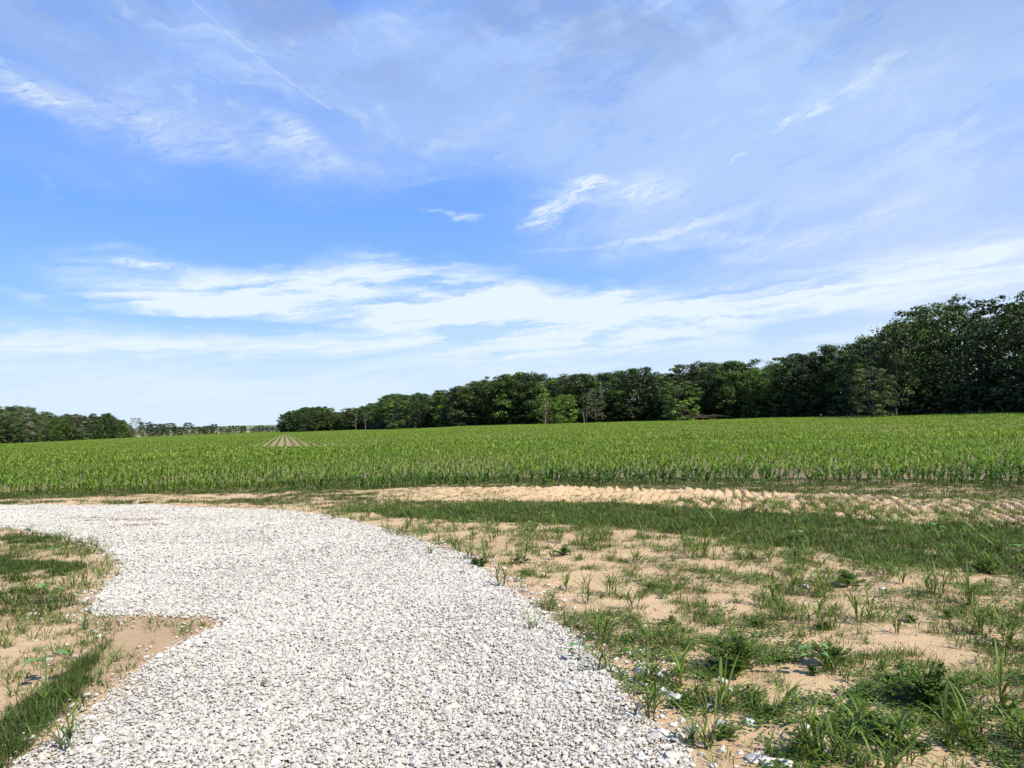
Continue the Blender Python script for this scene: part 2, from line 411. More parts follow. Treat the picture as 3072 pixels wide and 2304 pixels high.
def make_materials():
    M = {}
    # ground: sand, with field soil / far fields / damp dirt blended by what grows where
    m, b = mat('ground'); P = obj_coord(b)
    g = attr(b, 'kind'); sp_ = b.n('ShaderNodeSeparateColor'); b.put(sp_.inputs[0], g.outputs['Color'])
    n1 = b.noise(P, .8, 5, .6); n2 = b.noise(P, 9, 5, .65); n3 = b.noise(P, 90, 4, .7)
    sand = cramp(b, n1, [(.25, (.34, .235, .13)), (.5, (.42, .30, .175)), (.75, (.47, .35, .215))])
    sand = b.mix(b.ramp(n2, .45, .7, 0, .45), sand, (.37, .235, .125, 1))
    sand = b.mix(b.ramp(n3, .55, .72, 0, .5), sand, (.24, .16, .09, 1))
    soil = b.mix(n2, (.19, .135, .085, 1), (.30, .215, .14, 1))
    far = cramp(b, b.noise(P, .004, 3, .5), [(.35, (.10, .135, .04)), (.5, (.30, .26, .13)), (.7, (.13, .17, .05))])
    dirt = b.mix(n2, (.27, .18, .105, 1), (.38, .27, .165, 1))
    c = b.mix(sp_.outputs[2], sand, dirt)
    c = b.mix(sp_.outputs[0], c, soil)
    c = b.mix(sp_.outputs[1], c, far)
    h = b.m('ADD', b.m('MULTIPLY', n2, .6), b.m('MULTIPLY', n3, .5))
    finish(b, c, .95, .1, h, .7, .03)
    M['ground'] = m
    # woodland floor
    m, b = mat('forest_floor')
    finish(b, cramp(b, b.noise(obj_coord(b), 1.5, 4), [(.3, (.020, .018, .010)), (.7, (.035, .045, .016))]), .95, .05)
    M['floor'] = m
    # gravel bed between the stones
    m, b = mat('gravel_bed'); P = obj_coord(b)
    vo = b.n('ShaderNodeTexVoronoi'); b.put(vo.inputs['Vector'], P); vo.inputs['Scale'].default_value = 42
    c = b.mix(b.ramp(vo.outputs['Distance'], .3, .75), (.38, .355, .30, 1), (.19, .165, .13, 1))
    c = b.mix(b.ramp(b.noise(P, .9, 4, .6), .55, .75, 0, .4), c, (.24, .17, .11, 1))
    finish(b, c, .95, .1, vo.outputs['Distance'], 1.0, -.02)
    M['bed'] = m
    # limestone chips
    m, b = mat('limestone')
    r = attr(b, 'rnd').outputs['Fac']; P = obj_coord(b)
    c = cramp(b, r, [(0, (.14, .12, .10)), (.02, (.23, .20, .17)), (.05, (.32, .31, .29)), (.2, (.355, .34, .305)), (.32, (.385, .345, .275)), (.5, (.40, .375, .31)), (.75, (.42, .40, .35)), (1, (.465, .45, .41))])
    big = b.noise(P, .55, 4, .6)
    c = b.mix(b.ramp(big, .56, .80, 0, .35), c, b.mix(1.0, c, (.85, .74, .60, 1), 'MULTIPLY'))
    c = b.mix(b.ramp(b.noise(P, 60, 3, .7), .5, .8, 0, .35), c, (.24, .20, .16, 1))
    finish(b, c, .85, .25, b.noise(P, 150, 3, .7), .35, .006)
    M['stone'] = m
    M['stone_tan'] = None
    G = leaf_mat
    M['lawn'] = G('short_grass', [(0, (.020, .038, .008)), (.5, (.052, .082, .015)), (.85, (.088, .120, .022)), (1, (.20, .17, .07))], .25, .6, .2, (1.2, .35))
    M['rough'] = G('rough_grass', [(0, (.034, .058, .010)), (.5, (.085, .120, .018)), (.85, (.135, .165, .030)), (1, (.26, .22, .09))], .3, .6, .2, (1.0, .3))
    M['tuft'] = G('tuft_blades', [(0, (.036, .062, .009)), (.5, (.088, .132, .015)), (.9, (.125, .185, .028)), (1, (.19, .19, .06))], .3, .55, .28)
    M['weed'] = G('weed_leaves', [(0, (.030, .060, .009)), (.6, (.075, .130, .015)), (1, (.115, .180, .024))], .3, .6, .2)
    M['pale'] = G('pale_leaves', [(0, (.09, .19, .055)), (1, (.16, .28, .085))], .35, .5, .3)
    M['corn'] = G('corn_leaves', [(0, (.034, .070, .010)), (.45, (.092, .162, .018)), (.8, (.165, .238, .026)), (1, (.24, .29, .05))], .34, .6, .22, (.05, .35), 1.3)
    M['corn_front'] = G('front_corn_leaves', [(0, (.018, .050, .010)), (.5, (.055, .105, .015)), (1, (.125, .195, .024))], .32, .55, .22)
    M['stalk'] = G('corn_stalks', [(0, (.15, .26, .06)), (1, (.24, .36, .10))], .2, .5, .3)
    tree = lambda nm, k: G(nm, [(0, tuple(.22 * q for q in k)), (.4, tuple(.75 * q for q in k)), (.75, tuple(1.15 * q for q in k)), (1, tuple(2.0 * q for q in k))], .18, .55, .25)
    M['dark_and_shaded'] = tree('dark_foliage', (.030, .052, .010))  # own dark green, lowered further to put the right wood's shade into the colour
    M['maple'] = tree('mid_foliage', (.060, .108, .016))
    M['lime'] = tree('light_foliage', (.085, .150, .020))
    M['olive'] = tree('olive_foliage', (.062, .080, .018))
    M['bright'] = tree('bright_foliage', (.115, .200, .024))
    M['greyleaf'] = tree('grey_green_foliage', (.115, .125, .065))
    M['straw'] = G('dry_grass', [(0, (.16, .13, .06)), (1, (.34, .27, .15))], .2, .7, .1)
    m, b = mat('bark'); n = b.noise(b.map(obj_coord(b), sc=(.2, .2, 1)), 3, 4)
    finish(b, b.mix(n, (.035, .028, .020, 1), (.085, .07, .055, 1)), .95, .1, n, .8, .05); M['bark'] = m
    m, b = mat('pale_bark'); n = b.noise(b.map(obj_coord(b), sc=(.2, .2, 1)), 3, 4)
    finish(b, b.mix(n, (.13, .11, .085, 1), (.24, .21, .17, 1)), .9, .1, n, .6, .04); M['palebark'] = m
    m, b = mat('reddish_stem'); finish(b, b.mix(b.noise(obj_coord(b), 30, 2), (.11, .045, .03, 1), (.14, .15, .05, 1)), .7, .2); M['stem'] = m
    return M


M = make_materials()


# ------------------------------------------------------------------ mesh building
def mesh_np(name, V, Fc, material, rnd=None, smooth=False, matidx=None):
    """V (n,3); Fc (m,k) one polygon size for the whole mesh"""
    V = np.ascontiguousarray(V, np.float32); Fc = np.ascontiguousarray(Fc, np.int32)
    me = bpy.data.meshes.new(name)
    me.vertices.add(len(V)); me.vertices.foreach_set('co', V.ravel())
    k = Fc.shape[1]
    me.loops.add(Fc.size); me.loops.foreach_set('vertex_index', Fc.ravel())
    me.polygons.add(len(Fc)); me.polygons.foreach_set('loop_start', np.arange(0, Fc.size, k, dtype=np.int32))
    try: me.polygons.foreach_set('loop_total', np.full(len(Fc), k, np.int32))
    except Exception: pass
    mats = material if isinstance(material, (list, tuple)) else [material]
    for q in mats: me.materials.append(q)
    if matidx is not None: me.polygons.foreach_set('material_index', np.asarray(matidx, np.int32))
    if rnd is not None:
        a = me.attributes.new('rnd', 'FLOAT', 'FACE'); a.data.foreach_set('value', np.asarray(rnd, np.float32))
    me.update(calc_edges=True)
    me.polygons.foreach_set('use_smooth', np.full(len(Fc), smooth))
    return me


def link(name, me, parent=None, loc=None, **props):
    o = bpy.data.objects.new(name, me); C.objects.link(o)
    if parent is not None: o.parent = parent
    if loc is not None: o.location = loc
    for k, v in props.items():
        if v: o[k] = v
    return o


def join(parts):
    """parts: list of (V, F, rnd)"""
    Vs, Fs, Rs, n = [], [], [], 0
    for V, Fc, r in parts:
        Vs.append(V); Fs.append(Fc + n); Rs.append(np.broadcast_to(r, (len(Fc),))); n += len(V)
    return np.concatenate(Vs), np.concatenate(Fs), np.concatenate(Rs)


def scatter(templates, pos, yaw, scale, tilt=None, tone=None, seed=0, scale3=None):
    """bake copies of templates [(V,F,rnd)] at pos (n,3)"""
    n = len(pos); r = np.random.default_rng(seed)
    pick = r.integers(0, len(templates), n)
    out = []
    for t, (V, Fc, rn) in enumerate(templates):
        ix = np.nonzero(pick == t)[0]
        if not len(ix): continue
        s = scale[ix][:, None, None]
        VV = V[None] * s
        if scale3 is not None: VV = VV * scale3[ix][:, None, :]
        if tilt is not None:
            a = tilt[ix]; ca, sa = np.cos(a)[:, None], np.sin(a)[:, None]
            y_, z_ = VV[..., 1].copy(), VV[..., 2].copy()
            VV[..., 1] = y_ * ca - z_ * sa; VV[..., 2] = y_ * sa + z_ * ca
        c, q = np.cos(yaw[ix])[:, None], np.sin(yaw[ix])[:, None]
        x_, y_ = VV[..., 0].copy(), VV[..., 1].copy()
        VV[..., 0] = x_ * c - y_ * q; VV[..., 1] = x_ * q + y_ * c
        VV = VV + pos[ix][:, None, :]
        nv = len(V)
        FF = Fc[None] + (np.arange(len(ix)) * nv)[:, None, None]
        rr = np.broadcast_to(rn, (len(Fc),))[None] + (tone[ix][:, None] if tone is not None else 0)
        out.append((VV.reshape(-1, 3), FF.reshape(-1, Fc.shape[1]), np.clip(rr, 0, 1).ravel()))
    return join(out)


def blade(r, base, az, length, width, lift, droop, segs=3, twist=0.0, tone=.5):
    """one arching grass blade as quads; lift = starting angle above the ground, droop = how far it bends over"""
    pts = [np.array(base, float)]; ang = lift; st = length / segs
    for i in range(segs):
        pts.append(pts[-1] + st * np.array([math.cos(az) * math.cos(ang), math.sin(az) * math.cos(ang), math.sin(ang)]))
        ang -= droop / segs
    V = []
    for i, p in enumerate(pts):
        t = i / segs
        w = width * (.65 + .7 * t if t < .5 else 2.0 * (1 - t) * .98 + .02) * .5
        a = az + math.pi / 2 + twist * t
        s = np.array([math.cos(a), math.sin(a), 0]) * w
        V += [p - s, p + s]
    Fc = [[2 * i, 2 * i + 1, 2 * i + 3, 2 * i + 2] for i in range(segs)]
    return np.array(V), np.array(Fc), tone


def tube(pts, rads, k=5):
    pts = [np.array(p, float) for p in pts]
    V = []
    for i, p in enumerate(pts):
        d = pts[min(i + 1, len(pts) - 1)] - pts[max(i - 1, 0)]
        d = d / (np.linalg.norm(d) + 1e-9)
        a = np.cross(d, [0.31, 0.17, .93]); 
        if np.linalg.norm(a) < .1: a = np.cross(d, [1, 0, 0])
        a /= np.linalg.norm(a); b = np.cross(d, a)
        for j in range(k):
            q = 2 * math.pi * j / k
            V.append(p + rads[i] * (a * math.cos(q) + b * math.sin(q)))
    Fc = [[i * k + j, i * k + (j + 1) % k, (i + 1) * k + (j + 1) % k, (i + 1) * k + j] for i in range(len(pts) - 1) for j in range(k)]
    return np.array(V), np.array(Fc), .5


# ------------------------------------------------------------------ ground
def grow(a, b, step, end, ratio):
    r = list(np.arange(a, b, step)); s = step; v = b
    while v < end:
        r.append(v); s *= ratio; v += s
    r.append(end)
    return r


EP = [(*px_ground(368, 1561), .75, .22), (*px_ground(455, 1577), .45, .16), (*px_ground(250, 1556), .8, .10), (*px_ground(500, 1541), .35, .07)]


def earth(x, y, k=1.0):
    r = np.zeros(len(x), bool); wx, wy = warped(x, y, .22, 140)
    for cx, cy, a, b in EP: r |= np.hypot((wx - cx) / a, (wy - cy) / b) < k
    return r


def build_ground():
    xr = grow(0, 15.5, .028, 7000, 1.16); xs = np.array([-q for q in xr[:0:-1]] + xr)
    yr = grow(3.2, 23, .05, 9000, 1.05); yb = [-q for q in grow(0, 1, .5, 4000, 1.5)][::-1]
    ys = np.array(yb[:-1] + list(np.arange(0, 3.2, .2)) + yr)
    X, Y = np.meshgrid(xs, ys); x, y = X.ravel(), Y.ravel()
    z = gz(x, y)
    # the soil of the wood rises slightly; distance falls away so that the horizon stays low
    d = np.hypot(x, y)
    nx, ny = len(xs), len(ys)
    i = np.arange(ny - 1)[:, None] * nx + np.arange(nx - 1)[None]
    Fc = np.stack([i, i + 1, i + nx + 1, i + nx], -1).reshape(-1, 4)
    me = mesh_np('ground', np.stack([x, y, z], 1), Fc, M['ground'], smooth=True)
    wx, wy = warped(x, y, .1, 9)
    edge_y = np.interp(x, EDGE_G[:, 0], EDGE_G[:, 1])
    soil = sstep(-.1, .25, y - edge_y) * (d < 900)
    az = np.arctan2(x, np.where(y > 0, y, 1e-3))
    farw = sstep(1.06, 1.10, d / np.interp(np.clip(az, AZK[0], AZK[-1]), AZK, DK))
    near = d < 12
    dirt = np.zeros(len(x)); dirt[near] = in_poly(wx[near], wy[near], TONGUE_G) * .8
    dirt[earth(x, y, 1.6)] = 1.0
    dirt = np.maximum(dirt, .6 * sstep(.62, .8, vnoise(x, y, 1.3, 71, 3)) * (d < 24))
    col = np.stack([soil, farw, dirt, np.ones(len(x))], 1).astype(np.float32)
    a = me.attributes.new('kind', 'FLOAT_COLOR', 'POINT'); a.data.foreach_set('color', col.ravel())
    link('ground', me, kind='structure')


build_ground()


def build_gravel():
    # bed sheet
    st = .06
    xs = np.arange(-16, 8, st); ys = np.arange(2.2, 19.5, st)
    X, Y = np.meshgrid(xs, ys); x, y = X.ravel(), Y.ravel()
    wx, wy = warped(x, y, .12, 51)
    ins = in_poly(wx, wy, GRAVEL_G) & ~in_poly(wx, wy, TONGUE_G)
    for ox, oy in ((.12, 0), (-.12, 0), (0, .2), (0, -.2)): ins &= in_poly(wx + ox, wy + oy, GRAVEL_G) & ~in_poly(wx + ox, wy + oy, TONGUE_G)
    ins &= ~earth(x, y, 1.15)
    ins = ins.reshape(X.shape)
    z = (gz(x, y) + .005).reshape(X.shape)
    cell = ins[:-1, :-1] & ins[1:, :-1] & ins[:-1, 1:] & ins[1:, 1:]
    nx = len(xs); jj, ii = np.nonzero(cell)
    i = jj * nx + ii
    Fc = np.stack([i, i + 1, i + nx + 1, i + nx], -1)
    used = np.unique(Fc); remap = np.zeros(X.size, np.int64); remap[used] = np.arange(len(used))
    me = mesh_np('gravel_drive', np.stack([x, y, z.ravel()], 1)[used], remap[Fc], M['bed'], smooth=True)
    link('gravel_drive', me, kind='structure')
    # stones
    r = np.random.default_rng(5)
    ph = (1 + 5 ** .5) / 2
    icoV = np.array([(-1, ph, 0), (1, ph, 0), (-1, -ph, 0), (1, -ph, 0), (0, -1, ph), (0, 1, ph), (0, -1, -ph), (0, 1, -ph), (ph, 0, -1), (ph, 0, 1), (-ph, 0, -1), (-ph, 0, 1)]) / 1.902
    icoF = np.array([(0, 11, 5), (0, 5, 1), (0, 1, 7), (0, 7, 10), (0, 10, 11), (1, 5, 9), (5, 11, 4), (11, 10, 2), (10, 7, 6), (7, 1, 8), (3, 9, 4), (3, 4, 2), (3, 2, 6), (3, 6, 8), (3, 8, 9), (4, 9, 5), (2, 4, 11), (6, 2, 10), (8, 6, 7), (9, 8, 1)])
    octV = np.array([(1, 0, 0), (0, 1, 0), (-1, 0, 0), (0, -1, 0), (0, 0, 1), (0, 0, -1)], float)
    octF = np.array([(0, 1, 4), (1, 2, 4), (2, 3, 4), (3, 0, 4), (1, 0, 5), (2, 1, 5), (3, 2, 5), (0, 3, 5)])
    def tmpl(V, Fc, j):
        V = V + r.normal(0, j, V.shape); V = V * np.array([1, r.uniform(.6, .95), r.uniform(.4, .68)])
        return V * .5, Fc, 0.0
    T1 = [tmpl(icoV, icoF, .16) for _ in range(16)]
    T2 = [tmpl(octV, octF, .2) for _ in range(14)]

    def lay(n, x0, x1, y0, y1, dmin, dmax, smu, seed, T, spill=.0):
        q = np.random.default_rng(seed)
        x = q.uniform(x0, x1, n); y = q.uniform(y0, y1, n); d = np.hypot(x, y)
        wx, wy = warped(x, y, .12, 51)
        ins = in_poly(wx, wy, GRAVEL_G)
        if spill:
            sx, sy = x + q.normal(0, spill, n), y + q.normal(0, spill * 1.3, n)
            ins = ins | (in_poly(sx, sy, GRAVEL_G) & (q.random(n) < .35))
        t1 = in_poly(wx + q.normal(0, .16, n), wy + q.normal(0, .28, n), TONGUE_G); t2 = in_poly(wx + q.normal(0, .1, n), wy + q.normal(0, .2, n), TONGUE_G)
        bare = (t1 & (q.random(n) < .60)) | (t1 & t2 & (q.random(n) < .82 + .14 * (x < -2.4)))
        # two bare earth patches showing through near the top of the drive
        k = ins & ~bare & ~(earth(x, y) & (q.random(n) < .86)) & (d >= dmin) & (d < dmax) & (np.abs(x) < y * .80 + 1.6)
        x, y = x[k], y[k]; m = len(x)
        s = np.exp(q.normal(math.log(smu), .42, m)) * (.72 + .56 * vnoise(x, y, .9, 640, 3)); s = np.clip(s, smu * .4, min(smu * 2.6, .075))
        z = gz(x, y) + .006 + q.uniform(0, .014, m) + s * .05
        return scatter(T, np.stack([x, y, z], 1), q.uniform(0, 6.28, m), s, q.normal(0, .25, m), q.random(m), seed)
    def k_area(x0, x1, y0, y1): return abs((x1 - x0) * (y1 - y0))
    parts = []
    parts.append(lay(int(7600 * k_area(-6, 4, 2.6, 6)), -6, 4, 2.6, 6.2, 0, 6.2, .0150, 101, T1, .12))
    parts.append(lay(int(4300 * k_area(-8, 4, 5, 9.5)), -8, 4, 5, 9.5, 6.2, 9.5, .0195, 102, T1, .15))
    parts.append(lay(int(2500 * k_area(-14, 3, 8, 19)), -14, 3, 8, 19, 9.5, 22, .0245, 103, T2, .12))
    # a scatter of larger lumps
    parts.append(lay(int(110 * k_area(-8, 4, 2.6, 10)), -8, 4, 2.6, 10, 0, 10, .034, 104, T1, .2))
    q = np.random.default_rng(106); n = 9000
    x = q.uniform(-2, 4, n); y = q.uniform(2.6, 9, n); wx, wy = warped(x, y, .12, 51)
    out = ~in_poly(x + .42 + q.normal(0, .12, n), y + .25, GRAVEL_G)
    k = in_poly(wx - q.uniform(-.05, .12, n), wy, GRAVEL_G) & out & (q.random(n) < .75) & (x > y * .1); x, y = x[k], y[k]; m = len(x)
    s = np.clip(np.exp(q.normal(math.log(.034), .35, m)), .018, .066)
    parts.append(scatter(T1, np.stack([x, y, gz(x, y) + s * .22], 1), q.uniform(0, 6.28, m), s, q.normal(0, .3, m), q.uniform(.15, 1, m), 106))
    V, Fc, rn = join(parts)
    me = mesh_np('gravel', V, Fc, M['stone'], rn)
    link('gravel', me, kind='stuff', label='pale crushed limestone gravel covering the curved drive', category='gravel')
    return icoV, icoF


icoV, icoF = build_gravel()


# ------------------------------------------------------------------ short grass and rough growth (stuff)
def region_density(x, y):
    """0..1 cover of (short dense grass, rough patchy growth)"""
    wx, wy = warped(x, y, .11, 3)
    lawn = np.zeros(len(x))
    n = vnoise(x, y, .45, 81, 3)
    patch = sstep(.24, .42, vnoise(x * .6, y, .5, 83, 3))
    g1 = in_poly(wx, wy, G1_G); lawn[g1] = .25 + .6 * patch[g1]
    wx, wy = warped(x, y, .22, 3)
    g2 = in_poly(wx, wy, G2_G); gr2 = sstep(.30, .55, vnoise(x, y, .35, 84, 3)); lawn[g2] = .15 + .55 * patch[g2] + .3 * gr2[g2]
    for k, g in enumerate(GL):
        w = in_poly(wx, wy, g); lawn[w] = .05 + .95 * sstep(.40, .58, .6 * n[w] + .4 * vnoise(x[w], y[w], .12, 87, 2)) if k < 2 else .35 + .65 * patch[w]
    tx, ty = warped(x, y, .07, 3)
    s = in_poly(tx, ty, STRIP_L); lawn[s] = np.maximum(lawn[s], .8 * sstep(.38, .54, n[s]))
    s = in_poly(tx, ty, MEDP); lawn[s] = np.maximum(lawn[s], .8 * sstep(.46, .58, n[s]))
    s = in_poly(wx, wy, GL2); lawn[s] = np.maximum(lawn[s], .8 * sstep(.44, .56, n[s]))
    gr = in_poly(wx, wy, GRAVEL_G)
    ey = np.interp(x, EDGE_G[:, 0], EDGE_G[:, 1])
    left = in_poly(x, y, LEFT_G)
    band = in_poly(wx, wy, BAND_G)
    nn = vnoise(x, y, .33, 91, 3)
    right = ~gr & ~left & ~band & (y < ey) & (lawn == 0)
    rough = np.zeros(len(x))
    # thicker towards the lower right of the bare ground
    lush = .16 * sstep(1.5, 4.5, x) * (1 - sstep(6, 9, y)) + .06 * sstep(8.5, 10, y)
    fine = vnoise(x, y, .11, 191, 2)
    rough[right] = sstep(.48, .63, .60 * nn[right] + .40 * fine[right] + lush[right] * .5) * .85
    rough[left] = np.where(lawn[left] > 0, 0, sstep(.40, .54, .6 * nn[left] + .4 * fine[left]) * .85)
    tong = in_poly(wx, wy, TONGUE_G); rough[tong] *= .25
    bu, bv = to_px(x[band], y[band]); lo = np.interp(bu, [p[0] for p in G2_TOP], [p[1] for p in G2_TOP]); hi = np.interp(bu, [p[0] for p in G1_LOW], [p[1] for p in G1_LOW])
    low_half = sstep(.35, .8, (bv - hi) / np.maximum(lo - hi, 1))
    rough[band] = sstep(.47, .58, .5 * nn[band] + .5 * fine[band] - .07 + .08 * low_half + .13 * (1 - sstep(-4, 2.5, x[band]))) * .9
    rough[gr] = 0; lawn[gr & ~g2] = 0
    return lawn, rough


def tuft_templates(n, blades, h, w, spread, lift, droop, segs, seed):
    r = np.random.default_rng(seed); T = []
    for _ in range(n):
        P = []
        for _b in range(blades):
            a = r.uniform(0, 6.28); rr = spread * r.random() ** .7; a2 = a + r.normal(0, .8)
            P.append(blade(r, (rr * math.cos(a), rr * math.sin(a), -.01), a2, h * r.uniform(.5, 1.15), w * r.uniform(.7, 1.2), r.uniform(*lift), r.uniform(*droop), segs, r.normal(0, .5), r.uniform(.15, .75)))
        T.append(join(P))
    return T


def build_grass():
    TL = tuft_templates(10, 9, .085, .0045, .045, (.6, 1.5), (.2, 1.2), 2, 1)       # lawn
    TLT = tuft_templates(10, 9, .10, .0045, .045, (.5, 1.5), (.2, 1.2), 2, 2)         # longer verge
    TF = tuft_templates(8, 8, .10, .009, .09, (.5, 1.5), (.2, 1.0), 2, 3)           # farther away
    TR = tuft_templates(12, 10, .075, .005, .035, (.15, 1.4), (.2, 1.1), 2, 4)      # rough, low and splayed
    def emit(name, label, n, box, dm, T, which, seed, sc, material, power=1.0, only=None, cat='grass'):
        q = np.random.default_rng(seed)
        x = q.uniform(box[0], box[1], n); y = q.uniform(box[2], box[3], n); d = np.hypot(x, y)
        k = (d >= dm[0]) & (d < dm[1]) & (np.abs(x) < y * .82 + 1.8); x, y = x[k], y[k]
        if only is not None:
            k = in_poly(*warped(x, y, .12, 3), only); x, y = x[k], y[k]
        l, g = region_density(x, y)
        dens = l if which == 'l' else g
        k = q.random(len(x)) < dens ** power; x, y = x[k], y[k]; m = len(x)
        s = sc * q.uniform(.55, 1.3, m) * (.75 + .5 * vnoise(x, y, .8, 5, 2))
        return scatter(T, np.stack([x, y, gz(x, y)], 1), q.uniform(0, 6.28, m), s, None, q.normal(0, .12, m), seed)
    a = [emit('', '', int(620 * 40 * 10), (-20, 20, 6, 16), (5, 15), TF, 'l', 11, .85, None),
         emit('', '', int(330 * 50 * 14), (-25, 25, 10, 24), (15, 27), TF, 'l', 12, .75, None)]
    V, Fc, r = join(a)
    link('grass', mesh_np('grass', V, Fc, M['lawn'], r), kind='stuff', category='grass', label='short dark green grass in strips between the drive and the corn')
    b = [emit('', '', 900 * 60, (-8, 0, 2.2, 10), (0, 12), TL, 'l', 13, .8, None, only=GL[0]),
         emit('', '', 900 * 30, (-8, 0, 6, 12), (0, 16), TL, 'l', 14, .75, None, only=GL[1]),
         emit('', '', 1100 * 40, (-6, -1.5, 2.2, 8), (0, 12), TLT, 'l', 15, .85, None, only=GL[2])]
    V, Fc, r = join(b)
    link('lawn_grass', mesh_np('lawn_grass', V, Fc, M['lawn'], r), kind='stuff', category='grass', label='dense dark green grass left of the gravel drive')
    c = [emit('', '', 420 * 80, (0, 8, 2.2, 9), (0, 9), TR, 'r', 16, 1.0, None),
         emit('', '', 300 * 14 * 10, (0, 14, 5, 15), (9, 16), TR, 'r', 17, 1.35, None),
         emit('', '', 320 * 70, (-9, 0, 2.2, 12), (0, 16), TR, 'r', 18, 1.0, None),
         emit('', '', 170 * 40 * 10, (-20, 20, 11, 22), (11, 24), TF, 'r', 19, .55, None)]
    V, Fc, r = join(c)
    link('rough_grass', mesh_np('rough_grass', V, Fc, M['rough'], r), kind='stuff', category='grass', label='patchy low grass and weeds scattered over the bare sand')
    # tiny lobed leaves creeping over the sand, lower right
    q = np.random.default_rng(77)
    T = []
    for _ in range(10):
        P = []
        for _k in range(9):
            a = q.uniform(0, 6.28); rr = q.uniform(0, .05); L = q.uniform(.014, .028); w = L * .6; az = q.uniform(0, 6.28)
            c0 = np.array([rr * math.cos(a), rr * math.sin(a), q.uniform(.004, .03)]); dd = np.array([math.cos(az), math.sin(az), q.uniform(-.1, .5)]); sd = np.array([-math.sin(az), math.cos(az), 0])
            P.append((np.array([c0, c0 + dd * L * .5 - sd * w * .5, c0 + dd * L, c0 + dd * L * .5 + sd * w * .5]), np.array([[0, 1, 2, 3]]), q.uniform(.1, .8)))
        T.append(join(P))
    n = 60000
    x = q.uniform(0, 7, n); y = q.uniform(2.2, 9, n)
    cov = sstep(.50, .64, .6 * vnoise(x, y, .5, 123, 3) + .4 * vnoise(x, y, .09, 124, 2)) * .8; u, v = to_px(x, y)
    cov = cov * (.35 + .65 * sstep(1500, 2300, u) * sstep(1800, 2050, v))
    _, g = region_density(x, y); gr = in_poly(x, y, GRAVEL_G)
    k = (q.random(n) < cov) & ~gr & (np.abs(x) < y * .8 + 1); x, y = x[k], y[k]; m = len(x)
    V, Fc, r = scatter(T, np.stack([x, y, gz(x, y)], 1), q.uniform(0, 6.28, m), q.uniform(.7, 1.5, m), None, q.normal(0, .1, m), 7)
    link('ground_cover', mesh_np('ground_cover', V, Fc, M['weed'], r), kind='stuff', category='ground cover', label='low creeping weeds with tiny dark green leaves on the sand')


build_grass()


# ------------------------------------------------------------------ corn
def corn_template(r, leaves, segs, h=.5, vfold=False):
    P = []; base_az = r.uniform(0, 3.14)
    sh = h * .55
    st = tube([(0, 0, -.02), (r.normal(0, .008), r.normal(0, .008), sh * .5), (r.normal(0, .015), r.normal(0, .015), sh)], [.015, .012, .007], 3 if segs < 4 else 5)
    for i in range(leaves):
        t = (i + .6) / leaves
        az = base_az + (i % 2) * math.pi + r.normal(0, .45)
        L = h * (.42 + .42 * math.sin(min(1, t + .1) * 2.4)) * r.uniform(.85, 1.15)
        lift = r.uniform(.75, 1.15) + .2 * t; droop = r.uniform(1.5, 2.7) * (1.15 - .45 * t)
        P.append(blade(r, (0, 0, sh * (.18 + .8 * t)), az, L, .056 * r.uniform(.8, 1.2), lift, droop, segs, r.normal(0, .4), r.uniform(.15, .85)))
    return st, join(P)


# woods' edges: the far boundary of the field, in world metres
EDGE_R = np.array([(60, 60), (66, 90), (70, 112), (76, 178), (46, 246), (-20, 313), (-60, 400), (-106, 568), (-212, 697)], float)
EDGE_L = np.array([(-175, 215), (-172, 262), (-190, 300), (-228, 425), (-250, 510)], float)
FIELD_FAR = np.array([(-380, 60), (-260, 150), (-175, 215), (-172, 262), (-180, 296), (-222, 425), (-245, 510), (-330, 850), (-250, 900), (-212, 697), (-106, 568), (-60, 400), (-20, 313), (46, 246), (76, 178), (70, 112), (66, 90), (60, 60), (60, 20)], float)


